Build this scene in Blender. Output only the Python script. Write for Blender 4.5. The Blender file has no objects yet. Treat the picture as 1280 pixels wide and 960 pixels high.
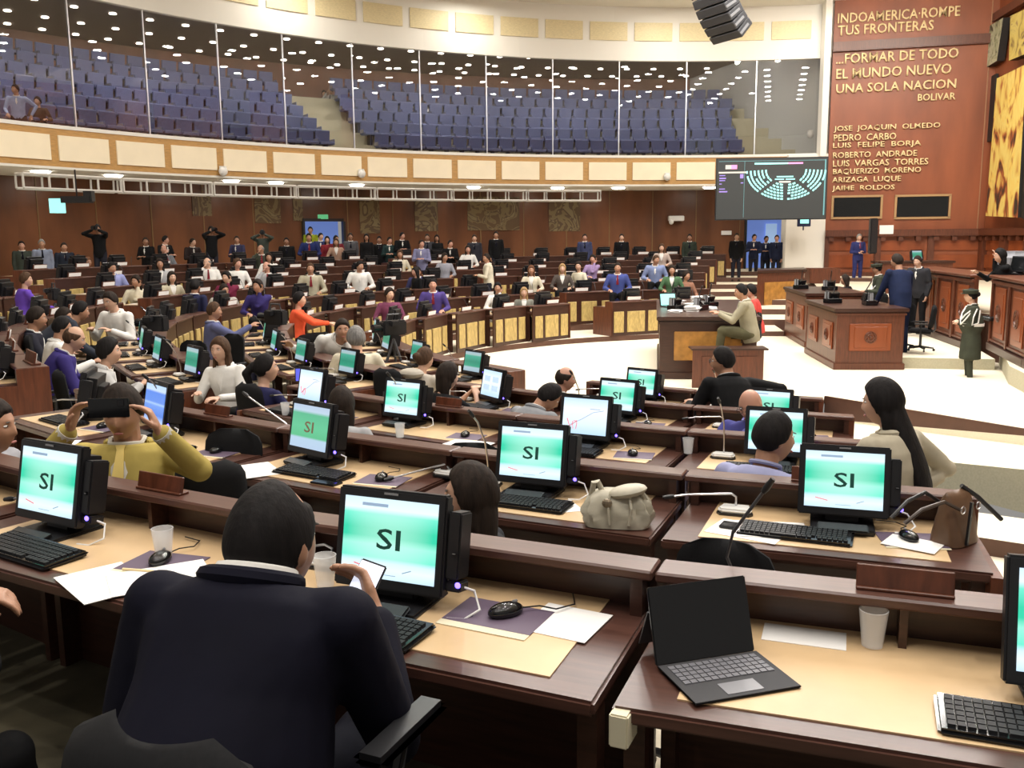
import bpy, bmesh, math, random
from mathutils import Vector, Matrix, Euler

# ------------------------------------------------------------------ camera
scene = bpy.context.scene
EYE = Vector((0, 0, 2.45)); FPX = 1150.0
_p = math.atan(182 / FPX)
_fw = Vector((0, math.cos(_p), -math.sin(_p)))
_rt = Vector((1, 0, 0)); _up = _rt.cross(_fw)
ROLL = 0.009
_r2 = _rt * math.cos(ROLL) - _up * math.sin(ROLL)
_u2 = _r2.cross(_fw)
cam_data = bpy.data.cameras.new('camera'); cam = bpy.data.objects.new('camera', cam_data)
scene.collection.objects.link(cam); scene.camera = cam
cam_data.sensor_width = 36; cam_data.lens = FPX / 1280 * 36
cam_data.clip_start = 0.05; cam_data.clip_end = 200
cam.matrix_world = Matrix.Translation(EYE) @ Matrix((_r2, _u2, -_fw)).transposed().to_4x4()

# ------------------------------------------------------------------ world, exposure
world = bpy.data.worlds.new('world'); scene.world = world; world.use_nodes = True
world.node_tree.nodes['Background'].inputs[0].default_value = (1.0, 0.95, 0.88, 1)
world.node_tree.nodes['Background'].inputs[1].default_value = 0.25  # even warm fill added all round, with no source in the hall
scene.view_settings.view_transform = 'Standard'; scene.view_settings.look = 'None'
scene.view_settings.gamma = 1; scene.view_settings.use_curve_mapping = False
scene.view_settings.exposure = 0.25
scene.cycles.use_denoising = True
scene.cycles.max_bounces = 6; scene.cycles.diffuse_bounces = 3; scene.cycles.glossy_bounces = 3
scene.cycles.transmission_bounces = 6; scene.cycles.transparent_max_bounces = 12
scene.cycles.sample_clamp_indirect = 4.0

def area_light(name, loc, size, power, color=(1, .95, .88), rot=(0, 0, 0), size_y=None, spread=None):
    d = bpy.data.lights.new(name, 'AREA'); d.energy = power; d.color = color; d.size = size
    d.shape = 'DISK' if size_y is None else 'RECTANGLE'
    if size_y: d.size_y = size_y
    if spread: d.spread = spread
    o = bpy.data.objects.new(name, d); o.location = loc; o.rotation_euler = rot
    scene.collection.objects.link(o); return o
for i in range(-4, 5):
    for j in range(-4, 5):
        if i * i + j * j > 18: continue
        area_light('ceiling_lamp', (5.5 + i * 1.75, 16.5 + j * 1.75, 10.3), .3, 2900 / 57, (1, .965, .92))
for i in range(4):
    for j in range(3):
        area_light('ceiling_lamp', (-3.5 + i * 2.6, -1.0 + j * 3.2, 10.3), .3, 1000 / 12, (1, .95, .89))
        area_light('ceiling_lamp', (-9.5 + i * 1.8, 12.5 + j * 2.6, 10.3), .3, 420 / 12, (1, .95, .89))
for _x, _y in ((9.5, 26.5), (11.5, 25.5), (13, 24)):
    area_light('mural_wash_light', (_x, _y, 9.9), 0.22, 150, (1, .93, .82), (math.radians(48), 0, math.radians(-20)))
for x, y in ((-6, 28.0), (-1, 31.0), (5.5, 32.0), (10, 31.6), (-11.2, 23)):
    area_light('cove_light', (x, y, 10.2), .5, 70, (1, .95, .84))

# ------------------------------------------------------------------ helpers
C0 = Vector((5.8, 16.0)); BC = Vector((7.0, 12.5)); BR = 21.5
R = math.radians
random.seed(7)
coll = scene.collection

def ray(px, py):
    return _fw * FPX + _r2 * (px - 640) - _u2 * (py - 480)
def at(px, py, z):
    d = ray(px, py); return EYE + d * ((z - EYE.z) / d.z)
def atd(px, py, depth):
    d = ray(px, py); return EYE + d * (depth / d.y)
def on_plane(px, py, p, n):
    d = ray(px, py); return EYE + d * ((p - EYE).dot(n) / d.dot(n))
def on_ring(px, py, cx, cy, rad):
    d = ray(px, py); ox, oy = EYE.x - cx, EYE.y - cy
    a = d.x * d.x + d.y * d.y; b = 2 * (d.x * ox + d.y * oy); c = ox * ox + oy * oy - rad * rad
    t = (-b + math.sqrt(max(0, b * b - 4 * a * c))) / 2 / a
    return EYE + d * t
def proj(v):
    v = Vector(v) - EYE; c = v.dot(_fw)
    if c < 0.3: return (-9999, -9999, c)
    return (640 + FPX * v.dot(_r2) / c, 480 - FPX * v.dot(_u2) / c, c)
def pol(th, r, c=C0):
    t = R(th); return Vector((c.x - r * math.sin(t), c.y - r * math.cos(t)))

class MB:
    """collects simple solids, builds them as one mesh"""
    def __init__(s): s.v = []; s.f = []; s.m = []
    def add(s, vs, fs, mi=0):
        b = len(s.v); s.v += [tuple(v) for v in vs]
        for f in fs: s.f.append(tuple(b + i for i in f)); s.m.append(mi)
        return s
    def box(s, c, d, mi=0, M=None):
        x, y, z = d[0] / 2, d[1] / 2, d[2] / 2
        vs = [Vector((sx * x, sy * y, sz * z)) for sz in (-1, 1) for sx, sy in ((-1, -1), (1, -1), (1, 1), (-1, 1))]
        if M is not None: vs = [M @ v for v in vs]
        vs = [v + Vector(c) for v in vs]
        return s.add(vs, [(3, 2, 1, 0), (4, 5, 6, 7), (0, 1, 5, 4), (1, 2, 6, 5), (2, 3, 7, 6), (3, 0, 4, 7)], mi)
    def prism(s, poly, z0, z1, mi=0, top=None):
        n = len(poly)
        vs = [(p[0], p[1], z0) for p in poly] + [(p[0], p[1], z1) for p in poly]
        fs = [(i, (i + 1) % n, n + (i + 1) % n, n + i) for i in range(n)]
        s.add(vs, fs, mi); s.add(vs[n:], [tuple(range(n))], mi if top is None else top)
        return s.add(vs[:n], [tuple(reversed(range(n)))], mi)
    def tube(s, pts, rad, n=8, mi=0, caps=True):
        pts = [Vector(p) for p in pts]; rr = rad if isinstance(rad, (list, tuple)) else [rad] * len(pts)
        vs = []; ref = Vector((0.123, 0.31, 0.94))
        for i, p in enumerate(pts):
            t = (pts[min(i + 1, len(pts) - 1)] - pts[max(i - 1, 0)]).normalized()
            a = t.cross(ref)
            if a.length < 1e-3: a = t.cross(Vector((1, 0, 0)))
            a.normalize(); b = t.cross(a)
            for k in range(n):
                an = 2 * math.pi * k / n; vs.append(p + (a * math.cos(an) + b * math.sin(an)) * rr[i])
        fs = [(i * n + k, i * n + (k + 1) % n, (i + 1) * n + (k + 1) % n, (i + 1) * n + k) for i in range(len(pts) - 1) for k in range(n)]
        if caps: fs += [tuple(reversed(range(n))), tuple((len(pts) - 1) * n + k for k in range(n))]
        return s.add(vs, fs, mi)
    def lathe(s, prof, n=20, c=(0, 0, 0), mi=0):
        vs = [(c[0] + r * math.cos(2 * math.pi * k / n), c[1] + r * math.sin(2 * math.pi * k / n), c[2] + z) for r, z in prof for k in range(n)]
        fs = [(i * n + k, i * n + (k + 1) % n, (i + 1) * n + (k + 1) % n, (i + 1) * n + k) for i in range(len(prof) - 1) for k in range(n)]
        return s.add(vs, fs, mi)
    def ell(s, c, r, n=10, m=7, mi=0, M=None):
        vs = []
        for i in range(m + 1):
            a = math.pi * i / m
            for k in range(n):
                b = 2 * math.pi * k / n
                v = Vector((r[0] * math.sin(a) * math.cos(b), r[1] * math.sin(a) * math.sin(b), r[2] * math.cos(a)))
                if M is not None: v = M @ v
                vs.append(v + Vector(c))
        fs = [(i * n + k, (i + 1) * n + k, (i + 1) * n + (k + 1) % n, i * n + (k + 1) % n) for i in range(m) for k in range(n)]
        return s.add(vs, fs, mi)
    def mesh(s, name, mats=(), smooth=False, bevel=0, seg=2):
        me = bpy.data.meshes.new(name); me.from_pydata(s.v, [], s.f)
        for m in mats: me.materials.append(m)
        me.polygons.foreach_set('material_index', s.m)
        bm = bmesh.new(); bm.from_mesh(me)
        bmesh.ops.remove_doubles(bm, verts=bm.verts, dist=1e-6)
        if bevel:
            es = [e for e in bm.edges if len(e.link_faces) == 2 and e.calc_face_angle(0) > R(35)]
            bmesh.ops.bevel(bm, geom=es, offset=bevel, segments=seg, affect='EDGES', clamp_overlap=True)
        bmesh.ops.recalc_face_normals(bm, faces=bm.faces)
        bm.to_mesh(me); bm.free()
        if smooth:
            for p in me.polygons: p.use_smooth = True
            try: me.set_sharp_from_angle(angle=R(smooth if smooth is not True else 40))
            except Exception: pass
        me.update(); return me

def tag(o, label=None, cat=None, group=None, kind=None):
    if label: o['label'] = label
    if cat: o['category'] = cat
    if group: o['group'] = group
    if kind: o['kind'] = kind
    return o
def link(name, data, parent=None, M=None, mats=None):
    o = bpy.data.objects.new(name, data); coll.objects.link(o)
    if parent is not None: o.parent = parent
    if M is not None: o.matrix_local = M
    if mats:
        for i, m in enumerate(mats):
            if m is None or i >= len(o.material_slots): continue
            o.material_slots[i].link = 'OBJECT'; o.material_slots[i].material = m
    return o
def TR(x, y, z, rz=0, rx=0, ry=0):
    return Matrix.Translation((x, y, z)) @ Euler((R(rx), R(ry), R(rz)), 'XYZ').to_matrix().to_4x4()
def thing(name, label, cat, M, parts, group=None):
    """an empty that parents its parts; parts = [(name, mesh, mats, matrix, subparts, props)]"""
    if len(parts) == 1 and (len(parts[0]) < 4 or parts[0][3] is None) and (len(parts[0]) < 5 or not parts[0][4]):
        o = link(name, parts[0][1], None, M, parts[0][2] if len(parts[0]) > 2 else None)
        return tag(o, label, cat, group)
    root = link(name, None, None, M); root.empty_display_size = .1; tag(root, label, cat, group)
    def rec(ps, par):
        for p in ps:
            p = tuple(p) + (None,) * (6 - len(p))
            o = link(p[0], p[1], par, p[3], p[2])
            if p[5]:
                for k, v in p[5].items(): o[k] = v
            if p[4]: rec(p[4], o)
    rec(parts, root); return root
def structure(name, me, label=None, parent=None):
    o = link(name, me, parent)
    if parent is None: o['kind'] = 'structure'
    if label: o['label'] = label
    return o
def seatM(th, r, z, dx=0, dy=0, rz=0):
    """frame of a place in a row: +Y looks at the middle of the hall, sitter on the -Y side"""
    p = pol(th, r); return TR(p.x, p.y, z, -th) @ TR(dx, dy, 0, rz)

# ------------------------------------------------------------------ materials
def nodemat(name):
    m = bpy.data.materials.new(name); m.use_nodes = True
    return m, m.node_tree, m.node_tree.nodes['Principled BSDF']
def mat(name, col, rough=.5, metal=0, var=0, scale=8, bump=0, spec=.5, stretch=None, dark=None, emit=0, alpha=1, trans=0, coord='Object', sheen=0):
    m, nt, b = nodemat(name)
    b.inputs['Roughness'].default_value = rough; b.inputs['Metallic'].default_value = metal
    b.inputs['Specular IOR Level'].default_value = spec
    c = (*col, 1); b.inputs['Base Color'].default_value = c
    if sheen: b.inputs['Sheen Weight'].default_value = sheen
    if trans: b.inputs['Transmission Weight'].default_value = trans
    if alpha < 1: b.inputs['Alpha'].default_value = alpha
    if emit: b.inputs['Emission Color'].default_value = c; b.inputs['Emission Strength'].default_value = emit
    if var or bump or dark:
        tc = nt.nodes.new('ShaderNodeTexCoord'); mp = nt.nodes.new('ShaderNodeMapping')
        nt.links.new(tc.outputs[coord], mp.inputs[0]); mp.inputs['Scale'].default_value = stretch or (1, 1, 1)
        n = nt.nodes.new('ShaderNodeTexNoise'); n.inputs['Scale'].default_value = scale; n.inputs['Detail'].default_value = 5
        nt.links.new(mp.outputs[0], n.inputs['Vector'])
        r = nt.nodes.new('ShaderNodeValToRGB'); r.color_ramp.elements[0].position = .3; r.color_ramp.elements[1].position = .7
        d = dark or tuple(max(0, x * (1 - var)) for x in col)
        l = tuple(min(1, x * (1 + var * .6)) for x in col)
        r.color_ramp.elements[0].color = (*d, 1); r.color_ramp.elements[1].color = (*l, 1)
        nt.links.new(n.outputs['Fac'], r.inputs[0]); nt.links.new(r.outputs[0], b.inputs['Base Color'])
        if bump:
            bu = nt.nodes.new('ShaderNodeBump'); bu.inputs['Strength'].default_value = bump; bu.inputs['Distance'].default_value = .01
            nt.links.new(n.outputs['Fac'], bu.inputs['Height']); nt.links.new(bu.outputs[0], b.inputs['Normal'])
    return m
DARKWOOD = mat('dark_walnut', (.05, .019, .012), .34, var=.35, scale=5, stretch=(1, 12, 12))
REDWOOD = mat('red_mahogany', (.12, .036, .017), .36, var=.35, scale=4, stretch=(8, 8, 1))
DESKEDGE = mat('desk_edge_walnut', (.085, .037, .027), .3, var=.3, scale=5, stretch=(1, 14, 14))
LEDGE = mat('ledge_walnut', (.10, .046, .034), .28, var=.25, scale=5, stretch=(1, 16, 16))
TAN = mat('tan_desk_leather', (.66, .46, .255), .42, var=.16, scale=3, bump=.05)
YELLOW = mat('yellow_burl', (.50, .36, .13), .4, var=.3, scale=9, stretch=(3, 3, 1))
OCHRE = mat('ochre_burl', (.42, .2, .045), .4, var=.35, scale=7)
CARPET = mat('cream_carpet', (.80, .72, .56), .95, var=.05, scale=60, bump=.1)
GREYCARPET = mat('beige_carpet', (.47, .44, .32), .95, var=.1, scale=40)
RISER = mat('brown_riser', (.10, .045, .028), .5, var=.2, scale=4)
BACKWALL = mat('dark_panelled_wall', (.15, .056, .023), .32, var=.45, scale=1.1, stretch=(1, 1, .35))
MURALWALL = mat('mahogany_wall', (.27, .075, .028), .42, var=.25, scale=1.5, stretch=(1, 1, .25))
MURALWALL2 = mat('polished_mahogany', (.25, .06, .018), .3, var=.3, scale=2, stretch=(1, 1, .3))
WHITE = mat('white_plaster', (.85, .82, .76), .7)
CEIL = mat('ceiling_plaster', (.8, .77, .7), .8)
CREAM = mat('cream_panel', (.96, .84, .62), .55, var=.04, scale=2)
OAK = mat('oak_trim', (.55, .31, .1), .4, var=.2, scale=6, stretch=(1, 1, 8))
PALEWOOD = mat('pale_wood_panel', (.78, .66, .40), .5, var=.12, scale=14, stretch=(1, 1, 4))
BLACK = mat('black_plastic', (.012, .012, .014), .38)
BLACKG = mat('black_gloss', (.008, .008, .009), .12)
DGREY = mat('dark_grey_plastic', (.05, .05, .055), .45)
GREY = mat('grey_plastic', (.25, .25, .26), .5)
KEY = mat('key_caps', (.018, .018, .02), .55, spec=.3)
FABRIC = mat('black_chair_fabric', (.009, .009, .010), .9, var=.2, scale=120, spec=.2)
OFFWHITE = mat('white_plastic', (.8, .79, .76), .35)
PAPER = mat('paper', (.9, .88, .85), .8)
PURPLE = mat('purple_mousepad', (.12, .085, .13), .6)
CREAMP = mat('cream_card', (.72, .66, .48), .7)
METAL = mat('brushed_metal', (.6, .6, .62), .3, 1)
WHITEMETAL = mat('white_painted_metal', (.6, .57, .52), .45)
BLUESEAT = mat('blue_gallery_fabric', (.12, .145, .28), .8, var=.15, scale=20)
GOLD = mat('gold_letters', (.85, .66, .36), .4)
LAMP = mat('lamp_disc', (1, .95, .85), .5, emit=14)
BLUELED = mat('blue_led', (.12, .08, 1), .4, emit=5)
GREYWALL = mat('gallery_side_wall', (.55, .56, .54), .6)
GALLERYCEIL = mat('gallery_ceiling', (.17, .13, .11), .7)
GALLERYWALL = mat('gallery_back_wall', (.20, .08, .045), .5, var=.25, scale=1.2)
CUPM = mat('frosted_plastic', (.95, .96, .97), .3, alpha=.32)
def glassmat():
    m = bpy.data.materials.new('gallery_glass'); m.use_nodes = True; nt = m.node_tree; nt.nodes.clear()
    o = nt.nodes.new('ShaderNodeOutputMaterial'); mix = nt.nodes.new('ShaderNodeMixShader')
    t = nt.nodes.new('ShaderNodeBsdfTransparent'); t.inputs[0].default_value = (.84, .83, .82, 1)
    g = nt.nodes.new('ShaderNodeBsdfGlossy'); g.inputs['Roughness'].default_value = .01
    mix.inputs[0].default_value = .07
    nt.links.new(t.outputs[0], mix.inputs[1]); nt.links.new(g.outputs[0], mix.inputs[2]); nt.links.new(mix.outputs[0], o.inputs[0])
    return m
GLASS = glassmat()
def screenmat(name, stops, strength=1.0, axis='Z', rng=(-.115, .115), glow=None):
    """emissive picture: colour bands up the screen, optional bright centre"""
    m = bpy.data.materials.new(name); m.use_nodes = True; nt = m.node_tree; b = nt.nodes['Principled BSDF']
    tc = nt.nodes.new('ShaderNodeTexCoord'); sp = nt.nodes.new('ShaderNodeSeparateXYZ'); nt.links.new(tc.outputs['Object'], sp.inputs[0])
    mr = nt.nodes.new('ShaderNodeMapRange'); mr.inputs[1].default_value = rng[0]; mr.inputs[2].default_value = rng[1]
    nt.links.new(sp.outputs[axis], mr.inputs[0])
    r = nt.nodes.new('ShaderNodeValToRGB'); els = r.color_ramp.elements
    while len(els) < len(stops): els.new(.5)
    for e, (p, c) in zip(els, stops): e.position = p; e.color = (*c, 1)
    nt.links.new(mr.outputs[0], r.inputs[0]); src = r.outputs[0]
    if glow:
        gm = nt.nodes.new('ShaderNodeMath'); gm.operation = 'MULTIPLY'; nt.links.new(sp.outputs['X'], gm.inputs[0]); nt.links.new(sp.outputs['X'], gm.inputs[1])
        g2 = nt.nodes.new('ShaderNodeMapRange'); g2.inputs[1].default_value = 0; g2.inputs[2].default_value = .02; g2.inputs[3].default_value = glow; g2.inputs[4].default_value = 0
        nt.links.new(gm.outputs[0], g2.inputs[0])
        mx = nt.nodes.new('ShaderNodeMixRGB'); mx.inputs[2].default_value = (.75, 1, .92, 1); nt.links.new(g2.outputs[0], mx.inputs[0]); nt.links.new(src, mx.inputs[1]); src = mx.outputs[0]
    b.inputs['Base Color'].default_value = (.02, .02, .02, 1); b.inputs['Roughness'].default_value = .25
    nt.links.new(src, b.inputs['Emission Color']); b.inputs['Emission Strength'].default_value = strength
    return m
GA = (.03, .62, .38); GB = (.16, .80, .60); WB = (.62, .80, .95); WW = (.78, .93, .97)
SCR_SI = screenmat('screen_green', [(0, (.55, .75, .95)), (.12, WW), (.2, WB), (.26, GB), (.42, (.3, .85, .68)), (.52, GA), (.62, GA), (.8, GB), (.87, WW), (1, WB)], 1.0, glow=.35)
SCR_DIM = screenmat('screen_green_dim', [(0, (.3, .42, .5)), (.2, (.35, .5, .55)), (.27, (.03, .3, .19)), (.5, (.02, .24, .15)), (.8, (.06, .36, .26)), (.87, (.35, .5, .5)), (1, (.3, .42, .5))], 1.0)
SCR_WHITE = screenmat('screen_white_slide', [(0, (.5, .72, .95)), (.3, (.72, .85, .98)), (.7, (.85, .92, 1)), (1, (.55, .75, .95))], 1.0)
SCR_BLUE = screenmat('screen_blue_slide', [(0, (.6, .75, 1)), (.2, (.1, .25, .8)), (.45, (.18, .36, .9)), (.5, (.4, .6, 1)), (.55, (.14, .3, .85)), (.8, (.12, .28, .85)), (.86, (.6, .75, 1)), (1, (.5, .7, 1))], .9)
SCR_MID = screenmat('screen_green_mid', [(0, (.5, .65, .85)), (.22, (.5, .68, .85)), (.27, (.12, .55, .28)), (.5, (.14, .6, .33)), (.8, (.12, .52, .3)), (.87, (.55, .7, .85)), (1, (.5, .62, .8))], .85)
SCRFAINT = mat('screen_text_faint', (.16, .12, .07), .6, emit=.5)
SCR_DARK = mat('screen_dark', (.01, .011, .012), .15)
SCRTEXT = mat('screen_text', (.01, .10, .08), .6)
SCRGREY = mat('screen_mark_blue', (.3, .42, .6), .6, emit=.5)
SCRRED = mat('screen_mark_red', (.75, .25, .3), .6, emit=.6)

def text_mesh(s, w, h, depth, mats, name='lettering', bold=0.0):
    """letters fitted into w x h, standing in the XZ plane, facing -Y"""
    cu = bpy.data.curves.new('t', 'FONT'); cu.body = s; cu.size = 1; cu.extrude = 0.0; cu.offset = bold; cu.resolution_u = 2
    o = bpy.data.objects.new('t', cu); coll.objects.link(o)
    dg = bpy.context.evaluated_depsgraph_get(); me = bpy.data.meshes.new_from_object(o.evaluated_get(dg))
    coll.objects.unlink(o); bpy.data.objects.remove(o)
    xs = [v.co.x for v in me.vertices]; ys = [v.co.y for v in me.vertices]
    x0, x1, y0, y1 = min(xs), max(xs), min(ys), max(ys)
    for v in me.vertices:
        v.co = Vector(((v.co.x - x0) / (x1 - x0) * w - w / 2, 0, (v.co.y - y0) / (y1 - y0) * h - h / 2))
    bm = bmesh.new(); bm.from_mesh(me)
    bmesh.ops.remove_doubles(bm, verts=bm.verts, dist=1e-5)
    if depth:
        g = bmesh.ops.extrude_face_region(bm, geom=bm.faces[:])
        for v in g['geom']:
            if isinstance(v, bmesh.types.BMVert): v.co.y -= depth
    bmesh.ops.recalc_face_normals(bm, faces=bm.faces)
    bm.to_mesh(me); bm.free(); me.name = name; me.materials.clear()
    for m in mats: me.materials.append(m)
    return me
_o = 'zeroth first second third fourth fifth sixth seventh eighth ninth tenth eleventh twelfth thirteenth fourteenth fifteenth sixteenth seventeenth eighteenth nineteenth twentieth'.split()
def ORD(n):
    if n <= 20: return _o[n]
    t = {2: 'twenty', 3: 'thirty', 4: 'forty', 5: 'fifty'}; u = {2: 'twentieth', 3: 'thirtieth', 4: 'fortieth', 5: 'fiftieth'}
    return u[n // 10] if n % 10 == 0 else t[n // 10] + '-' + _o[n % 10]
# ------------------------------------------------------------------ structure
ROWSTEP = 1.64
def rin(k, th):
    t = max(0, min(1, (th - 100) / 55)); return 7.8 - 1.05 * t + ROWSTEP * (k - 1)
def fz(k): return .12 + .15 * (k - 1)
def ring_slab(ths, r0, r1, z0, z1, c=C0, mi=0, top=1):
    """curved slab; r0/r1 functions of the angle"""
    mb = MB(); n = len(ths)
    for a, b in zip(ths[:-1], ths[1:]):
        q = [pol(a, r0(a), c), pol(b, r0(b), c), pol(b, r1(b), c), pol(a, r1(a), c)]
        vs = [(p.x, p.y, z) for z in (z0, z1) for p in q]
        mb.add(vs, [(0, 1, 5, 4), (2, 3, 7, 6)], mi); mb.add(vs, [(4, 5, 6, 7)], top); mb.add(vs, [(3, 2, 1, 0)], mi)
        if a == ths[0]: mb.add(vs, [(3, 0, 4, 7)], mi)
        if b == ths[-1]: mb.add(vs, [(1, 2, 6, 5)], mi)
    return mb
def frange(a, b, n): return [a + (b - a) * i / n for i in range(n + 1)]

# hall floor and the raised middle
fl = [pol(t, 7.77 - 1.05 * max(0, min(1, (t - 100) / 55))) for t in frange(22, 200, 40)]
poly = [(p.x, p.y) for p in fl] + [(9.5, 24), (14, 34), (22, 34), (22, 10), (12, 5.5), (8.9, 7.8), (6.51, 11.46), (4.83, 14.02)]
structure('floor', MB().prism(list(reversed(poly)), -.12, 0, 1, 0).mesh('floor', [CARPET, RISER]))
# lower landing beside the near block, its edge board and beige step
m = MB(); a0, a1, a2 = at(1031, 495, 0), at(1280, 536, 0), Vector((8.9, 7.8, 0))
pts = [pol(24, 7.7), a0.xy, a1.xy, a2.xy]
for (p, q), (h0, h1) in zip(((a0, a1), (a1, a2)), ((.36, .09), (.09, .0))):
    d = Vector((q.y - p.y, -(q.x - p.x), 0)).normalized() * -.03
    m.add([(p.x, p.y, -h0), (q.x, q.y, -h1 - .001), (q.x, q.y, 0.002), (p.x, p.y, 0.002), (p.x + d.x, p.y + d.y, -h0), (q.x + d.x, q.y + d.y, -h1 - .001), (q.x + d.x, q.y + d.y, .002), (p.x + d.x, p.y + d.y, .002)],
          [(0, 1, 2, 3), (7, 6, 5, 4), (3, 2, 6, 7), (0, 3, 7, 4)])
structure('trim_1', m.mesh('edge_board', [RISER]))
e0, e1 = at(1120, 571, -.33), at(1290, 588, -.12)
e2 = e1 + (e1 - e0) * 1.5
m = MB(); q0 = a0 + Vector((0, 0, -.36)); q1 = a1 + Vector((0, 0, -.09)); q2 = a2 + Vector((0, 0, -.0))
p0 = Vector((3.0, 8.2, -.36))
m.add([p0, e0, e1, e2, q2, q1, q0], [(0, 1, 2, 3, 4, 5, 6)], 0)
b = lambda v, z: (v.x, v.y, z)
m.add([e0, e1, e2, b(e2, -.62), b(e1, -.62), b(e0, -.62)], [(0, 5, 4, 1), (1, 4, 3, 2)], 1)
structure('floor', m.mesh('landing', [CARPET, GREYCARPET]))
structure('floor', MB().prism([(1.2, 1.2), (12, 1.2), (12, 9), (1.2, 9)], -.75, -.62, 0).mesh('low_floor', [CARPET]))
# two broad shallow steps on the low floor beside the desk ends
for i, (pa, pb, z) in enumerate((((1200, 668), (1300, 683), -.45), ((1165, 625), (1290, 627), -.58))):
    A, B_ = at(*pa, z), at(*pb, z); d = (B_ - A)
    A = A - d * 1.2; B_ = B_ + d * 2
    st = MB().prism([(A.x, A.y), (B_.x, B_.y), (B_.x - .3, B_.y - 1.6), (A.x - .3, A.y - 1.6)] if i else [(A.x, A.y), (B_.x, B_.y), (B_.x + .4, B_.y + .8), (A.x + .4, A.y + .8)], -.62, z, 1, 0)
    if i == 0: structure('floor', st.mesh('low_step', [CARPET, RISER]))

# tiers
STARTS = {1: 20, 2: 19, 3: 18, 4: 17, 5: 13, 6: 45, 7: 50, 8: 55}
OLIVE = mat('olive_shaded_carpet', (.10, .085, .05), .95, var=.4, scale=5)  # olive brown carpet, with the desks' shade put into its colour
for k in range(1, 9):
    if k < 8: r1 = lambda t, k=k: rin(k + 1, t) - .03
    else: r1 = lambda t: 26
    ths = frange(STARTS[k], 188, 44) + ([195, 203] if k > 1 else [])
    m = ring_slab(ths, lambda t, k=k: rin(k, t) - .03, r1, -.65 if k < 8 else .2, fz(k), mi=1, top=0)
    structure('floor', m.mesh('tier', [CARPET, RISER]))
    if k == 5: structure('floor', ring_slab(frange(13, 44, 8), lambda t: rin(5, t) + .05, lambda t: rin(7, t), fz(5), fz(5) + .012, mi=0, top=0).mesh('shaded_carpet', [OLIVE]))

# back wall under the balcony (ring), with two doorways
BWR = 24.6
def angB(px, py, rad=BR):
    h = on_ring(px, py, BC.x, BC.y, rad); a = math.degrees(math.atan2(-(h.x - BC.x), -(h.y - BC.y)))
    return a % 360
d1 = (angB(378, 280, BWR), angB(429, 280, BWR)); d2 = (angB(932, 280, BWR), angB(981, 280, BWR))
zt = 3.1
m = MB()
def wallseg(m, a, b, z0, z1, rad, thick=.12, mi=0, c=BC):
    n = max(1, int(abs(b - a) / 3)); ths = frange(a, b, n)
    s = ring_slab(ths, lambda t: rad, lambda t: rad + thick, z0, z1, c=c, mi=mi, top=mi)
    m.add(s.v, s.f, mi)
A0, A1 = 92, 197
wallseg(m, A0, d1[0], .2, 4.4, BWR); wallseg(m, d1[0], d1[1], zt, 4.4, BWR); wallseg(m, d1[1], d2[0], .2, 4.4, BWR)
wallseg(m, d2[0], d2[1], zt, 4.4, BWR); wallseg(m, d2[1], A1 + 2, .2, 4.4, BWR)
structure('wall_back', m.mesh('wall_back', [BACKWALL]))
# joints between the wall panels
m = MB()
for a in frange(A0, A1, 26):
    p = pol(a, BWR - .012, BC); m.box((p.x, p.y, 2.8), (.03, .03, 3.2), 0, Matrix.Rotation(R(-a), 3, 'Z'))
structure('trim_2', m.mesh('wall_joint', [mat('wall_joint_brass', (.22, .13, .05), .4)]))
GLOWBLUE = mat('blue_glow_corridor', (.16, .25, .62), .6, emit=.55)  # light of the corridor put into its walls as a glow
GLOWPALE = mat('pale_glow_corridor', (.35, .5, .75), .6, emit=.6)
for i, dd in enumerate((d1, d2)):
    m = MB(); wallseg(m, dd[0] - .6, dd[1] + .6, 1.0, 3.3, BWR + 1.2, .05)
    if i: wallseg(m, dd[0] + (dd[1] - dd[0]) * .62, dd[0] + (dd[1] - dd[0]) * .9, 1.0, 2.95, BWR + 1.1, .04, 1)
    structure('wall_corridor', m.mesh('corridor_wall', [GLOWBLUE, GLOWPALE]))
    m = MB()
    for a in dd:
        p = pol(a, BWR - .02, BC); m.box((p.x, p.y, (fz(8) + zt) / 2), (.09, .2, zt - fz(8)), 0, Matrix.Rotation(R(-a), 3, 'Z'))
    wallseg(m, dd[0], dd[1], zt, zt + .1, BWR - .06, .1)
    structure('door_%d' % (i + 1), m.mesh('door_frame', [BLACK]))
# carved faded reliefs on the back wall
def relief(px0, px1, py0, py1, col, depth=.03, th=None):
    a, b_ = angB(px0, 260, BWR), angB(px1, 260, BWR)
    z1 = on_ring((px0 + px1) / 2, py0, BC.x, BC.y, BWR).z; z0 = on_ring((px0 + px1) / 2, py1, BC.x, BC.y, BWR).z
    m = MB(); wallseg(m, a, b_, z0, z1, BWR - depth, depth)
    return m.mesh('relief', [col])
m_, nt, b_ = nodemat('faded_relief')
tc = nt.nodes.new('ShaderNodeTexCoord'); nz = nt.nodes.new('ShaderNodeTexNoise'); nz.inputs['Scale'].default_value = 1.1; nz.inputs['Distortion'].default_value = 2.5
rp = nt.nodes.new('ShaderNodeValToRGB'); rp.color_ramp.interpolation = 'CONSTANT'
rp.color_ramp.elements[0].color = (.10, .055, .02, 1); rp.color_ramp.elements[1].color = (.17, .12, .05, 1); rp.color_ramp.elements[1].position = .45
e = rp.color_ramp.elements.new(.55); e.color = (.09, .05, .022, 1); e = rp.color_ramp.elements.new(.62); e.color = (.2, .15, .07, 1)
nt.links.new(tc.outputs['Object'], nz.inputs['Vector']); nt.links.new(nz.outputs['Fac'], rp.inputs[0]); nt.links.new(rp.outputs[0], b_.inputs['Base Color'])
b_.inputs['Roughness'].default_value = .5; RELIEF = m_
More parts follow.
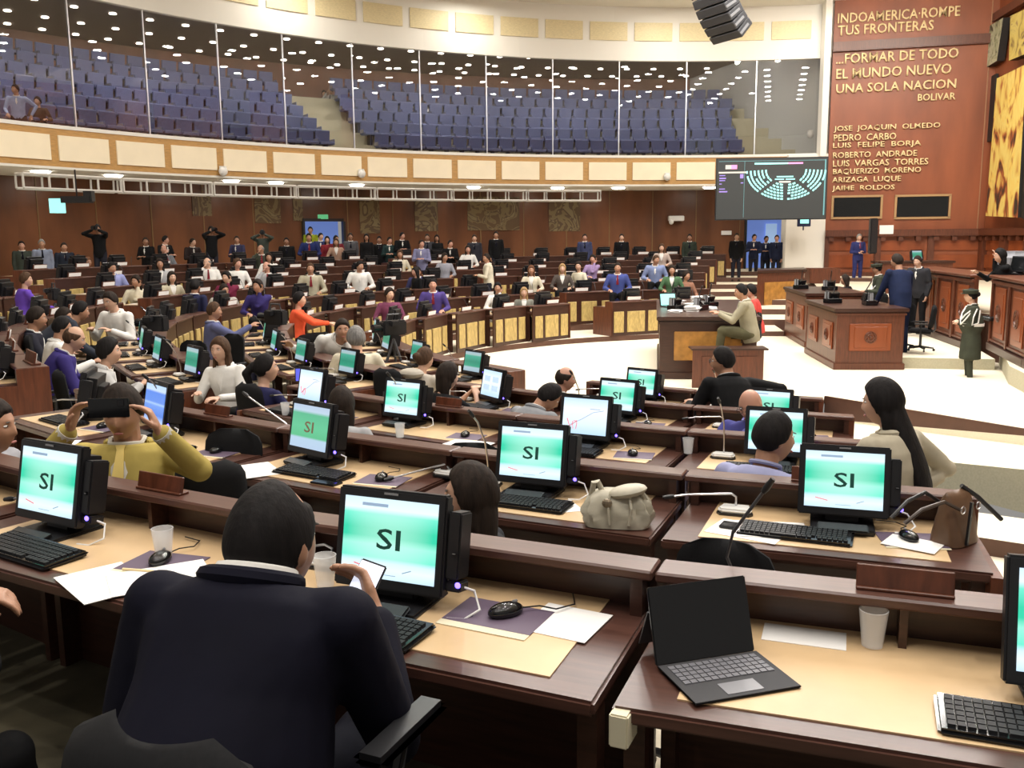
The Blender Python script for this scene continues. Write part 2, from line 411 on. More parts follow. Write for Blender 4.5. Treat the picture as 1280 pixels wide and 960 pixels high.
for i, (x0, x1, y0, y1) in enumerate(((240, 264, 243, 270), (318, 350, 248, 279), (366, 378, 244, 276), (449, 474, 246, 292), (518, 547, 248, 289), (584, 649, 246, 288), (686, 725, 248, 289))):
    tag(link('wall_relief', relief(x0, x1, y0, y1, RELIEF)), 'faded olive abstract relief on back wall, %s from the left' % ORD(i + 1), 'artwork', 'faded reliefs on the back wall')

# balcony
def fascia(z0, z1, rad, thick, mats, name, a=A0, b=A1 - 3.6, mi=0):
    m = MB(); wallseg(m, a, b, z0, z1, rad, thick); return m.mesh(name, mats)
aR = angB(1030, 195); aE = aR
root = structure('trim_3', fascia(4.33, 5.26, BR, .15, [OAK], 'balcony_front', A0, aR))
structure('trim_4', fascia(5.26, 5.35, BR - .03, .25, [WHITE], 'balcony_rail', A0, aR))
divs = [angB(x, y) for x, y in [(34, 185), (97, 190), (157, 195), (217, 200), (278, 204), (337, 207), (395, 208), (452, 210), (509, 211), (565, 212), (622, 213), (679, 213), (736, 213), (793, 213), (848, 213)]]
step = (divs[-1] - divs[3]) / 11
allk = [divs[5] + step * i for i in range(-9, 15)]
for a in allk:
    if a + step > aR + 1: break
    m = MB(); wallseg(m, a + .3, min(a + step - .3, aR - .2), 4.48, 5.10, BR - .05, .06)
    me = m.mesh('cream_panel', [CREAM]); link('panel', me, root)
# soffit
m = MB(); s = ring_slab(frange(A0, aR + 3, 30), lambda t: BR, lambda t: BWR + .2, 4.27, 4.33, c=BC, mi=0, top=0)
structure('ceiling', s.mesh('balcony_soffit', [CEIL]))
# white band above the glass
root = structure('trim_5', fascia(8.6, 10.4, BR, .2, [WHITE], 'upper_band', A0, aR + 1.2))
for a in allk:
    if a + step > aR + 1: break
    m = MB(); wallseg(m, a + .35, min(a + step - .35, aR - .1), 9.27, 9.88, BR - .04, .05)
    link('panel', m.mesh('pale_panel', [PALEWOOD]), root)
structure('ceiling', MB().prism([(BC.x + 23 * math.cos(t), BC.y + 23 * math.sin(t)) for t in frange(0, 2 * math.pi, 48)[:-1]], 10.4, 10.5).mesh('ceiling', [CEIL]))
# gallery behind the glass
GA0 = 92
rows = [(21.5 + 1.2 + .85 * j, 5.15 + .49 * j) for j in range(6)]
for j, (r_, z_) in enumerate(rows):
    s = ring_slab(frange(GA0, aR + 2, 28), lambda t, r_=r_: r_ - .45, lambda t, r_=r_, j=j: (r_ + .42 if j < 5 else 31.5), z_ - .6, z_, c=BC, mi=0, top=0)
    structure('floor', s.mesh('gallery_step', [GREYCARPET]))
m = MB(); wallseg(m, GA0, aR + 2, 5, 10, 31, .2); structure('wall_gallery', m.mesh('gallery_back', [GALLERYWALL]))
s = ring_slab(frange(GA0, aR + 2, 28), lambda t: BR + .2, lambda t: 31.5, 9.55, 9.6, c=BC, mi=0, top=0)
structure('ceiling', s.mesh('gallery_ceiling', [GALLERYCEIL]))
# side wall of the gallery, running back from the right end
pe = pol(aR, BR, BC); dv = Vector((-.30, 1)).normalized(); nrm = Vector((dv.y, -dv.x))
m = MB(); q = [pe, pe + dv * 12, pe + dv * 12 + nrm * .2, pe + nrm * .2]
m.prism([(v.x, v.y) for v in q], 4.3, 9.7); structure('wall_gallery_side', m.mesh('gallery_side', [GREYWALL]))
# glass panes between slim mullions
mull = [angB(x, y) for x, y in [(98, 160), (190, 168), (280, 176), (360, 181), (445, 187), (528, 190), (610, 193), (692, 194), (774, 195), (857, 195), (943, 195)]]
ml = [mull[0] - 6.3 * i for i in (4, 3, 2, 1)] + mull + [aR - .2]
for i, (a, b2) in enumerate(zip(ml[:-1], ml[1:])):
    p, q = pol(a + .06, BR + .1, BC), pol(b2 - .06, BR + .1, BC); d = (q - p); n_ = Vector((-d.y, d.x)).normalized() * .006
    me = MB().prism([(v.x, v.y) for v in (p - n_, q - n_, q + n_, p + n_)], 5.35, 8.6).mesh('glass_pane', [GLASS])
    root = structure('window_%d' % (i + 1), me)
    pp = pol(a, BR + .1, BC)
    link('mullion', MB().box((pp.x, pp.y, 6.98), (.035, .05, 3.26), 0, Matrix.Rotation(R(-a), 3, 'Z')).mesh('mullion', [METAL]), root)
# gallery seats
seat = MB()
seat.box((0, -.18, .64), (.50, .07, .46), 0, Matrix.Rotation(R(-8), 3, 'X')); seat.box((0, .05, .42), (.5, .42, .09)); seat.box((0, .03, .2), (.08, .3, .4), 1)
seat.box((-.265, .0, .5), (.03, .38, .14), 2); seat.box((.265, 0, .5), (.03, .38, .14), 2)
seatme = seat.mesh('gallery_seat', [BLUESEAT, BLACK, GREY], bevel=.02, seg=1)
lend = [416, 400, 383, 369, 352, 345]; rst = [470, 452, 437, 426, 420, 414]
pyr = [183, 170, 156, 146, 135, 128]
for j, (r_, z_) in enumerate(rows):
    aL0 = 115; aL1 = angB(lend[j], pyr[j] - 6, r_); aR0 = angB(rst[j], pyr[j], r_); aR1 = angB(938 - j * 4, pyr[j], r_)
    w = math.degrees(.575 / r_)
    for blk, (s0, s1) in (('left', (aL0, aL1)), ('right', (aR0, aR1))):
        n = int((s1 - s0) / w); i0 = 0
        for i in range(n):
            a = s1 - w * (n - i - .5) if blk == 'left' else s0 + w * (i + .5)
            p = pol(a, r_, BC)
            if proj((p.x, p.y, z_ + .5))[0] < -8: i0 += 1; continue
            tag(link('gallery_seat', seatme, None, TR(p.x, p.y, z_, -a)), 'blue gallery seat, %s from left in the %s row up, %s block' % (ORD(i - i0 + 1), ORD(j + 1), blk), 'seat', 'blue seats in the upper gallery')
# gallery downlights, many standing in for hall lamps reflected in the glass
disc = MB().lathe([(0, 0), (.09, 0), (.11, -.02), (.11, -.03)], 12).mesh('downlight', [LAMP])
nl = 0
for nring, (rr, st, off) in enumerate(((22.6, 3.2, 0), (24.4, 3.0, 1.2), (26.4, 2.6, 0), (28.4, 2.3, .7), (30.2, 2.1, 0))):
    a = 104 + off; nr0 = nl
    while a < aR + 1:
        p = pol(a, rr, BC)
        q_ = proj((p.x, p.y, 9.55))
        if q_[0] < -5 or q_[0] > 1025 or q_[1] < -5: a += st; continue
        nl += 1
        tag(link('downlight', disc, None, TR(p.x, p.y, 9.55)), 'round white downlight in gallery ceiling, %s from left in the %s ring from the glass' % (ORD(nl - nr0), ORD(nring + 1)), 'light', 'downlights in the gallery ceiling'); a += st
for a in (108, 120, 132, 144, 156, 168, 180, 191):
    p = pol(a, 22.3, BC); area_light('gallery_fill_light', (p.x, p.y, 9.45), .5, 130, (1, .95, .9), (R(32), 0, R(180 - a)))  # added fill light, tilted towards the seat fronts
# right pier
pp0, pp1 = atd(982, 300, 33.6), atd(1032, 300, 33.2)
m = MB().prism([(pp0.x, pp0.y), (pp1.x, pp1.y), (pp1.x + .2, pp1.y + .6), (pp0.x, pp0.y + .6)], .0, 5.3)
q0, q1 = atd(1029, 100, 33.1), atd(1037, 100, 33.0)
m.prism([(q0.x, q0.y), (q1.x, q1.y), (q1.x, q1.y + .4), (q0.x, q0.y + .4)], 5.2, 10.4)
structure('wall_pier', m.mesh('pier', [WHITE]))

# mural wall 1 (with lettering) and 2 (with panels)
W0, W1_, W2_ = Vector((11.2, 33.2, 0)), Vector((16.2, 31.9, 0)), Vector((15.5, 26.6, 0)); W3_ = Vector((15.2, 20, 0))
def facing(a, b):
    n = Vector((b.y - a.y, -(b.x - a.x), 0)).normalized()
    return n if (EYE - a).dot(n) > 0 else -n
N1, N2 = facing(W0, W1_), facing(W1_, W2_)
def slab_wall(a, b, n, z0, z1, name, mt, t=.2):
    m = MB(); q = [a, b, b - n * t, a - n * t]; m.prism([(v.x, v.y) for v in q], z0, z1); return structure(name, m.mesh(name, [mt]))
wall_front = slab_wall(W0, W1_, N1, .8, 10.4, 'wall_front', MURALWALL)
wall_right = slab_wall(W1_, W3_, N2, .8, 10.4, 'wall_right', MURALWALL)
def wall_quad(p, n, u, corners, depth, name, mats, parent, mi=None):
    pass
def wall_frame(p, q, n):
    u = (q - p).normalized(); return Matrix(((u.x, -n.x, 0), (u.y, -n.y, 0), (0, 0, 1))).transposed() if False else Matrix(((u.x, -n.x, 0), (u.y, -n.y, 0), (0, 0, 1)))
F1 = wall_frame(W0, W1_, N1); F2 = wall_frame(W1_, W2_, N2)
lines = [('INDOAMERICA·ROMPE', 1047, 1200, 20, 32, 5, 18), ('TUS FRONTERAS', 1047, 1167, 34, 46, 24, 37), ('...FORMAR DE TODO', 1045, 1198, 69, 81, 60, 71), ('EL MUNDO NUEVO', 1045, 1189, 88, 100, 79, 91),
         ('UNA SOLA NACION', 1045, 1195, 107, 118, 97, 110), ('BOLIVAR', 1147, 1194, 117.5, 126, 116.5, 125), ('JOSE  JOAQUIN  OLMEDO', 1042, 1175, 158, 166, 153, 162), ('PEDRO  CARBO', 1042, 1120, 168, 176, 167, 175),
         ('LUIS  FELIPE  BORJA', 1041, 1151, 178, 186, 176.5, 185), ('ROBERTO  ANDRADE', 1041, 1146, 190, 197, 188.5, 196), ('LUIS  VARGAS  TORRES', 1041, 1160, 200.5, 208, 198.5, 206), ('BAQUERIZO  MORENO', 1041, 1151, 211, 218.5, 209.5, 217),
         ('ARIZAGA  LUQUE', 1040, 1126, 221.5, 229, 220, 228), ('JAIME  ROLDOS', 1040, 1118, 232, 239.5, 231.5, 239)]
for s, x0, x1, ya, yb, yc, yd in lines:
    L0 = on_plane(x0, (ya + yb) / 2, W0, N1); L1 = on_plane(x1, (yc + yd) / 2, W0, N1)
    h = (on_plane(x0, ya, W0, N1) - on_plane(x0, yb, W0, N1)).length
    me = text_mesh(s, (L1 - L0).xy.length, h * 1.05, .05, [GOLD], bold=.012)
    c = (L0 + L1) / 2 + N1 * .03; c.z = (L0.z + L1.z) / 2
    link('lettering', me, wall_front, Matrix.Translation(c) @ F1.to_4x4())
L0 = on_plane(1217, 8, W1_, N2); L1 = on_plane(1240, 0, W1_, N2)
me = text_mesh('NIN', (L1 - L0).length * 1.0, .6, .05, [GOLD], bold=.012); c = (L0 + L1) / 2 + N2 * .03
link('lettering', me, wall_right, Matrix.Translation(c) @ F2.to_4x4())
def strip(p, q, n, z0, z1, t, mt, name, parent=None, a=0, b=1):
    u = q - p; A, B2 = p + u * a, p + u * b
    m = MB(); m.prism([(v.x, v.y) for v in (A + n * t, B2 + n * t, B2 - n * .02, A - n * .02)], z0, z1)
    return link(name, m.mesh(name, [mt], bevel=.02), parent)
zmo = on_plane(1040, 62, W0, N1).z
strip(W0, W1_, N1, zmo - .1, zmo + .22, .16, REDWOOD, 'moulding', wall_front)
# the moulding climbs along the second wall
mA, mB_ = on_plane(1208, 47, W1_, N2), on_plane(1280, 3, W1_, N2); mC = mA + (mB_ - mA) * 2.0
m = MB(); vs = []
for v in (mA, mC):
    for dz, dn in ((-.12, 0), (-.12, .2), (.14, .2), (.14, 0)): vs.append(v + N2 * dn + Vector((0, 0, dz)))
m.add(vs, [(0, 1, 5, 4), (1, 2, 6, 5), (2, 3, 7, 6)]); link('moulding', m.mesh('moulding', [REDWOOD]), wall_right)
# two framed internal windows
FR = mat('window_frame_wood', (.42, .26, .12), .4)
for i, (x0, x1, y0, y1) in enumerate(((1041, 1101, 246, 272), (1120, 1186, 245, 272))):
    A, B2 = on_plane(x0, y0, W0, N1), on_plane(x1, y1, W0, N1); w = (B2 - A).xy.length; h = A.z - B2.z; c = (A + B2) / 2 + N1 * .02
    M = Matrix.Translation(c) @ F1.to_4x4()
    rt_ = structure('window_%d' % (30 + i), MB().box((0, -.01, 0), (w - .1, .03, h - .1)).mesh('dark_pane', [mat('booth_glass', (.012, .012, .012), .08)]))
    rt_.matrix_world = M
    m = MB(); m.box((-w / 2, 0, 0), (.07, .1, h)); m.box((w / 2, 0, 0), (.07, .1, h)); m.box((0, 0, h / 2), (w + .07, .1, .07)); m.box((0, 0, -h / 2), (w + .07, .1, .07))
    link('window_frame', m.mesh('window_frame', [FR]), rt_)
    m = MB(); m.box((-w * .2, -.03, h * .16), (w * .26, .01, .03)); m.box((w * .3, -.03, h * .15), (w * .3, .01, .03))
    
# wainscot below the lettering
zc = on_plane(1040, 292, W0, N1).z
for (p, q, n, par) in ((W0, W1_, N1, wall_front), (W1_, W3_, N2, wall_right)):
    strip(p, q, n, zc - .12, zc + .12, .28, REDWOOD, 'cornice', par)
    strip(p, q, n, .8, 1.15, .12, REDWOOD, 'plinth', par)
    L = (q - p).length; nn = int(L / 1.55)
    for i in range(nn):
        a, b2 = (i + .08) / nn, (i + .92) / nn
        strip(p, q, n, 1.3, zc - .75, .07, MURALWALL2, 'raised_panel', par, a, b2)
        strip(p, q, n, zc - .62, zc - .25, .05, MURALWALL2, 'raised_panel', par, a, b2)
        strip(p, q, n, .8, zc - .12, .16, REDWOOD, 'pilaster', par, i / nn - .01 if i else 0, i / nn + .03)
    for i in range(nn * 3):
        strip(p, q, n, zc - .28, zc - .12, .24, REDWOOD, 'bracket', par, (i + .2) / (nn * 3), (i + .5) / (nn * 3))
# seam strip at the fold and wall edge
strip(W0, W1_, N1, zc, 10.3, .03, mat('seam_wood', (.4, .2, .1), .4), 'seam', wall_front, .955, .962)

# painted panels hung on wall 2: plain abstract stand-ins
def artmat(name, cols, scale, stretch=(1, 1, 1), dist=2):
    m, nt, b = nodemat(name); tc = nt.nodes.new('ShaderNodeTexCoord'); mp = nt.nodes.new('ShaderNodeMapping'); mp.inputs['Scale'].default_value = stretch
    nz = nt.nodes.new('ShaderNodeTexNoise'); nz.inputs['Scale'].default_value = scale; nz.inputs['Distortion'].default_value = dist; nz.inputs['Detail'].default_value = 3
    rp = nt.nodes.new('ShaderNodeValToRGB'); els = rp.color_ramp.elements
    while len(els) < len(cols): els.new(.5)
    for i, (e, c) in enumerate(zip(els, cols)): e.position = .3 + .42 * i / (len(cols) - 1); e.color = (*c, 1)
    nt.links.new(tc.outputs['Object'], mp.inputs[0]); nt.links.new(mp.outputs[0], nz.inputs['Vector']); nt.links.new(nz.outputs['Fac'], rp.inputs[0]); nt.links.new(rp.outputs[0], b.inputs['Base Color'])
    b.inputs['Roughness'].default_value = .5; return m
ART1 = artmat('yellow_abstract', [(.05, .03, .02), (.38, .1, .03), (.72, .5, .12), (.78, .62, .18), (.8, .55, .12), (.3, .08, .03)], 1.1, (1, 1, .45))
ART2 = artmat('olive_abstract', [(.02, .02, .02), (.2, .1, .03), (.5, .36, .14), (.1, .06, .03), (.55, .45, .2)], 1.6, (1, 1, .6))
ARTF = mat('black_panel_edge', (.015, .013, .012), .5)
def art(pts, off, label, m_, edge=True):
    vs = [on_plane(x, y, W1_ + N2 * off, N2) for x, y in pts]
    mb = MB(); back = [v - N2 * (off - .02) for v in vs]; n = len(vs)
    mb.add(vs + back, [tuple(range(n))], 0)
    mb.add(vs + back, [(i, (i + 1) % n, n + (i + 1) % n, n + i) for i in range(n)], 1)
    tag(link('painted_panel', mb.mesh('painted_panel', [m_, ARTF])), label, 'artwork', 'painted panels on the right wall')
art([(1246, 98), (1283, 80), (1272, 272), (1232, 270)], .35, 'tall yellow and orange abstract panel on right wall, lowest and nearest', ART1)
art([(1286, 78), (1300, 72), (1290, 280), (1276, 272)], .30, 'black panel at the right frame edge beside the tall yellow panel', ARTF)
art([(1214, 47), (1226, 42), (1216, 178), (1200, 181)], 0.16, 'narrow olive and brown abstract panel nearest the lettered wall', ART2)
art([(1226, 103), (1245, 92), (1240, 176), (1219, 180)], 0.10, 'square black panel between the olive and the yellow panels', ARTF)
art([(1231, 36), (1254, 22), (1246, 76), (1233, 84)], .26, 'pale grey green abstract panel under the climbing moulding', artmat('grey_abstract', [(.05, .05, .03), (.35, .36, .22), (.5, .5, .36), (.1, .12, .08)], 2))
art([(1263, 20), (1284, 10), (1280, 68), (1261, 76)], .3, 'small golden abstract panel at top right above the yellow one', artmat('gold_abstract', [(.08, .03, .03), (.55, .42, .1), (.62, .5, .15), (.15, .05, .05)], 1.4))

# stage behind the benches
st = [at(1000, 349, .42), at(1090, 352, .42)]
structure('floor', MB().prism([(9.0, 27.0), (9.6, 23), (9.3, 19.0), (9.5, 14), (15, 12), (17, 20), (17, 34), (11, 34.0)], 0, .9, 1, 0).mesh('stage', [CARPET, RISER]))
structure('floor', MB().prism([(7.25, 16.95), (8.8, 16.6), (9.5, 19), (9.8, 23), (7.6, 22)], 0, .2, 1, 0).mesh('stage_step', [CARPET, GREYCARPET]))
# wall closing the hall behind and at the sides of the viewer
m = MB(); wallseg(m, -110, -20, -1, 10.4, 23.5, .2); structure('wall_near', m.mesh('wall_near', [MURALWALL]))
# ------------------------------------------------------------------ furniture prototypes
def trap(wi, wo, y0, y1):
    """trapezoid footprint between y0 (inner, nearer the middle) and y1 (outer): y decreasing outward"""
    f = lambda y: wi + (wo - wi) * (-y) / .8
    return [(-f(y1) / 2, y1), (f(y1) / 2, y1), (f(y0) / 2, y0), (-f(y0) / 2, y0)]
DESKDEP = {5: .53, 4: .54}
_desk = {}
def desk_parts(k, pitch, far, end=0):
    key = (k, round(pitch, 3), far, end)
    if key in _desk: return _desk[key]
    r = rin(k, 130 if far else 30); wi = 2 * r * math.tan(R(pitch) / 2) - .02; wo = wi * (r + .8) / r
    dep = DESKDEP.get(k, .48); yo = -(.22 + dep)
    body = MB()
    body.prism(trap(wi, wo, 0 if far else -.135, -.035 if far else -.16), 0, .79)
    for sx in (-1, 1):
        x = sx * (wi / 2 - .03); body.box((x, -.19, .4), (.035, .1, .79)); body.box((x * 1.02, yo + .1, .33), (.05, .06, .66))
    body.prism(trap(wi - .06, wo - .06, -.03, yo + .1), .60, .635)
    body.box((0, -.19, .735), (.02, .09, .11))
    parts = [('desk_body', body.mesh('desk_body', [DARKWOOD]), None, None, None, None)]
    parts.append(('ledge', MB().prism(trap(wi + .012, wo + .012, .02 if far else -.13, -.23 if far else -.25), .79, .82).mesh('ledge', [LEDGE], bevel=.006, seg=1), None, None, None, None))
    parts.append(('desktop', MB().prism(trap(wi - .02, wo - .02, -.02, yo), .64, .68).mesh('desktop', [DESKEDGE], bevel=.008, seg=2), None, None, None, None))
    ins = trap(wi - .02, wo - .02, -.16, yo + .075); s = (wi - .26) / wi
    parts.append(('desk_inlay', MB().prism([(x * s, y) for x, y in ins], .675, .684).mesh('desk_inlay', [TAN]), None, None, None, None))
    if far:
        W = wi - .14; ws = (.2, .36, .2) if k != 1 else (.22, .4, .22); tot = sum(ws); x = -W / 2
        gap = (W - W * tot) / 2
        for f in ws:
            w = W * f; parts.append(('front_panel', MB().box((x + w / 2, .008, .33), (w, .03, .50)).mesh('front_panel', [YELLOW], bevel=.008, seg=1), None, None, None, None)); x += w + gap
    if end:
        x = end * (wi / 2 + .0)
        m = MB(); yy = yo - .02; xo = end * (wo / 2 * 1.0 + .012)
        xi = end * (wi / 2 + .012)
        m.prism([(xi, .02 if far else -.135), (xo, yy), (xo - end * .04, yy), (xi - end * .04, .02 if far else -.135)], 0, .672)
        m.prism([(xi, .02 if far else -.135), (xi + (xo - xi) * .3, -.24), (xi + (xo - xi) * .3 - end * .04, -.24), (xi - end * .04, .02 if far else -.135)], 0, .815)
        parts.append(('end_panel', m.mesh('end_panel', [REDWOOD]), None, None, None, None))
    _desk[key] = parts; return parts

# monitor: all-in-one voting terminal
m = MB(); Mt = Matrix.Rotation(R(-11), 3, 'X')
def tb(c, d, mi=0, mb=None): mb.box(Mt @ Vector(c) + Vector((0, 0, .035)), d, mi, Mt)
m = MB(); tb((0, 0, .165), (.355, .04, .29), 0, m); MON_BEZEL = m.mesh('bezel', [BLACK], bevel=.006)
m = MB(); tb((.0, .05, .16), (.30, .07, .23), 0, m); tb((0, .1, .14), (.2, .05, .16), 0, m)
for i in range(5): tb((0, .128, .09 + i * .022), (.15, .006, .008), 1, m)
MON_BACK = m.mesh('rear_housing', [BLACK, DGREY], bevel=.008)
m = MB(); tb((.198, .03, .17), (.042, .075, .19), 0, m); tb((.205, -.01, .15), (.02, .01, .012), 1, m); tb((.2, .03, .055), (.05, .06, .03), 0, m)
MON_SIDE = m.mesh('card_reader', [BLACK, GREY], bevel=.005)
m = MB(); m.ell(Vector((.222, .0, .10)), (.009, .006, .009), 8, 5); MON_LED = m.mesh('power_light', [BLUELED])
m = MB(); m.box((0, .03, .012), (.25, .22, .024)); m.box((0, .07, .07), (.13, .06, .13), 0, Matrix.Rotation(R(-8), 3, 'X')); m.box((0, -.075, .028), (.2, .06, .012), 0, Matrix.Rotation(R(15), 3, 'X'))
MON_BASE = m.mesh('stand', [BLACK], bevel=.01)
MSCR = Matrix.Translation((0, 0, .035)) @ Mt.to_4x4() @ Matrix.Translation((0, -.0215, .168))
MON_SCR = MB().box((0, 0, 0), (.305, .003, .23)).mesh('screen', [SCR_SI])
MON_MARK = MB().box((0, -.022 - .003, .299), (.045, .002, .006)).mesh('maker_mark', [GREY])
txt_me = text_mesh('SI', .078, .060, 0, [SCRTEXT], bold=.012)
mk = MB(); mk.box((-.085, 0, -.082), (.05, .001, .004), 0, Matrix.Rotation(R(12), 3, 'Y')); mk.box((.065, 0, -.086), (.03, .001, .003), 1, Matrix.Rotation(R(-20), 3, 'Y')); mk.box((-.05, 0, .096), (.085, .001, .009), 1); mk.box((.0, 0, -.102), (.06, .001, .002), 1)
mark_me = mk.mesh('screen_marks', [SCRRED, SCRGREY]); STUFF = {'kind': 'stuff'}
mk = MB()
for x, z in ((-.07, .04), (.07, .04), (-.07, -.04), (.07, -.04)): mk.box((x, 0, z), (.1, .001, .05))
grid_me = mk.mesh('screen_tiles', [mat('tile_blue', (.45, .6, .85), .5, emit=.75)])
mk = MB()
mk.tube([(-.1, -.001, -.06), (-.02, -.001, -.02), (.06, -.001, .03), (.13, -.001, .045)], .002, 4, 1); mk.tube([(-.12, -.001, -.02), (-.1, -.001, -.07), (-.05, -.001, -.03)], .004, 4, 0)
mk.tube([(-.075, -.001, -.085), (-.082, -.001, -.04), (-.065, -.001, -.03), (-.05, -.001, -.045), (-.055, -.001, -.085)], .003, 4, 0); mk.box((.07, 0, .05), (.07, .001, .004), 1)
chart_me = mk.mesh('slide_drawing', [SCRRED, SCRGREY])
def cable(pts, r=.004, mt=None):
    return MB().tube(pts, r, 6).mesh('cable', [mt or OFFWHITE], smooth=True)
MON_CABLE = cable([(.20, .03, .09), (.25, .05, .07), (.28, .02, .03), (.25, -.02, .012), (.2, -.03, .012)])
def monitor_parts(kind='si', near=True):
    scr = {'si': SCR_SI, 'dim': SCR_DIM, 'slide': SCR_WHITE, 'tiles': SCR_WHITE, 'blue': SCR_BLUE, 'off': SCR_DARK, 'red': SCR_MID}[kind]
    sub = []
    T = Matrix.Translation((0, -.003, 0))
    if kind == 'si': sub = [('lettering', txt_me, None, T), ('screen_marks', mark_me, None, T, None, STUFF)]
    if kind == 'red': sub = [('lettering', txt_me, [SCRFAINT], T)]
    if kind == 'slide': sub = [('slide_drawing', chart_me, None, T)]
    if kind == 'tiles': sub = [('slide_drawing', grid_me, None, T)]
    ps = [('bezel', MON_BEZEL), ('rear_housing', MON_BACK), ('card_reader', MON_SIDE), ('stand', MON_BASE), ('screen', MON_SCR, [scr], MSCR, sub)]
    if near: ps += [('power_light', MON_LED), ('cable', MON_CABLE), ('maker_mark', MON_MARK, None, Matrix.Translation((0, 0, .035)) @ Mt.to_4x4())]
    return ps
# keyboard
m = MB(); m.box((0, 0, .010), (.45, .165, .018), 0, Matrix.Rotation(R(3), 3, 'X')); KB_BODY = m.mesh('keyboard_base', [BLACKG], bevel=.008)
m = MB(); Mk = Matrix.Rotation(R(3), 3, 'X')
for r_ in range(6):
    x = -.205
    while x < .2:
        w = .016 if not (r_ == 0 and -.1 < x < .0) else .1
        if abs(x + w / 2 - .085) > .006: m.box(Mk @ Vector((x + w / 2, -.055 + r_ * .0215, .0215)), (w, .017, .007), 0, Mk)
        x += w + .0035
KB_KEYS = m.mesh('keys', [KEY]);
def keyboard_parts(): return [('keyboard_base', KB_BODY), ('keys', KB_KEYS, None, None, None, {'kind': 'stuff'})]
# mouse
m = MB(); m.ell((0, 0, .012), (.033, .055, .024), 14, 9); MOUSE = m.mesh('mouse_shell', [BLACKG], smooth=True)
MOUSEW = MB().box((0, .03, .034), (.006, .018, .008)).mesh('scroll_wheel', [GREY], bevel=.002)
MCAB = cable([(0, .05, .01), (.02, .1, .012), (.06, .13, .01), (.05, .2, .006), (-.02, .24, .006)], .0022, BLACK)
def mouse_parts(c=True): return [('mouse_shell', MOUSE), ('scroll_wheel', MOUSEW)] + ([('cable', MCAB)] if c else [])
PAD = MB().box((0, 0, .002), (.24, .18, .003)).mesh('mousepad', [PURPLE]); PADC = MB().box((0, -.09, .0015), (.24, .03, .0025)).mesh('pad_border', [CREAMP])
def sheet(w, h): return MB().box((0, 0, .0012), (w, h, .002)).mesh('paper_sheet', [PAPER])
# cup
CUP = MB().lathe([(0, .003), (.026, .003), (.036, .1), (.033, .1), (.024, .007), (0, .007)], 24).mesh('cup', [CUPM], smooth=35)
# gooseneck microphone
m = MB(); m.prism([(-.06, -.045), (.06, -.045), (.075, -.02), (.06, .05), (-.06, .05), (-.075, -.02)], .008, .03); MICB = m.mesh('microphone_base', [OFFWHITE], bevel=.009, smooth=50)
m = MB(); m.prism([(-.062, -.048), (.062, -.048), (.078, -.02), (.062, .052), (-.062, .052), (-.078, -.02)], 0, .009); MICU = m.mesh('base_foot', [BLACK])
def mic_parts(neck, tipc=None):
    pts = [Vector(p) for p in neck]; d = (pts[-1] - pts[-2]).normalized()
    sm = []
    for i in range(len(pts) - 1):
        for t in (0, .5): sm.append(pts[i].lerp(pts[i + 1], t))
    sm.append(pts[-1])
    return [('microphone_base', MICB), ('base_foot', MICU), ('gooseneck', MB().tube(pts, .005, 8).mesh('gooseneck', [tipc or METAL], smooth=True)),
            ('microphone_tip', MB().tube([pts[-1], pts[-1] + d * .015, pts[-1] + d * .05], [.008, .011, .008], 10).mesh('microphone_tip', [BLACK], smooth=True))]
NECK_UP = [(0, .02, .03), (0, .02, .09), (.0, -.01, .22), (-.01, -.07, .33), (-.015, -.1, .36)]
NECK_LEFT = [(.0, .02, .03), (0, .02, .07), (-.02, .01, .085), (-.2, -.03, .075), (-.26, -.04, .065)]
mic_far = [('microphone_base', MICB, [BLACK]), ('gooseneck', MB().tube(NECK_UP, .006, 5).mesh('gooseneck', [DGREY]))]
# name block on the ledge: dark wood with a white card on the side facing the hall
m = MB(); m.prism([(-.15, -.03), (.15, -.03), (.15, .03), (-.15, .03)], 0, .012); m.box((0, -.004, .045), (.30, .014, .075), 0, Matrix.Rotation(R(-12), 3, 'X')); NB = m.mesh('name_block', [REDWOOD], bevel=.003, seg=1)
NC = MB().box((0, .009, .045), (.27, .004, .055), 0, Matrix.Rotation(R(-12), 3, 'X')).mesh('name_card', [PAPER])
# office chair
def cushion(w, h, d, taper=.9, bend=.03, seg=12):
    """upright padded panel, back curved"""
    mb = MB(); n = seg; vs = []
    for side in (0, 1):
        for j in range(n + 1):
            for i in range(n + 1):
                u = i / n * 2 - 1; v = j / n; wdt = w / 2 * (taper + (1 - taper) * (1 - v)) * math.sqrt(max(.25, 1 - .75 * (max(0, abs(2 * v - 1) - .6) / .4) ** 2.5))
                edge = min(1, max(abs(u), abs(2 * v - 1)) ** 5); y = bend * u * u + (d / 2 if side == 0 else -d / 2) * math.sqrt(max(.0, 1 - edge * .97)) + .03 * (v - .5) ** 2
                vs.append((u * wdt, y, v * h))
    N = (n + 1) ** 2; fs = []
    for j in range(n):
        for i in range(n):
            a = j * (n + 1) + i; fs.append((a, a + 1, a + n + 2, a + n + 1)); fs.append((N + a, N + a + n + 1, N + a + n + 2, N + a + 1))
    for i in range(n):
        fs.append((i, N + i, N + i + 1, i + 1)); a = n * (n + 1) + i; fs.append((a, a + 1, N + a + 1, N + a))
        a = i * (n + 1); b2 = a + n + 1; fs.append((a, b2, N + b2, N + a)); a += n; b2 += n; fs.append((a, N + a, N + b2, b2))
    mb.add(vs, fs); return mb
CH_BACK = cushion(.47, .52, .10, .86, .045).mesh('backrest', [FABRIC], smooth=60)
CH_SEAT = MB().box((0, 0, 0), (.5, .48, .09)).mesh('seat', [FABRIC], bevel=.035, seg=3, smooth=60)
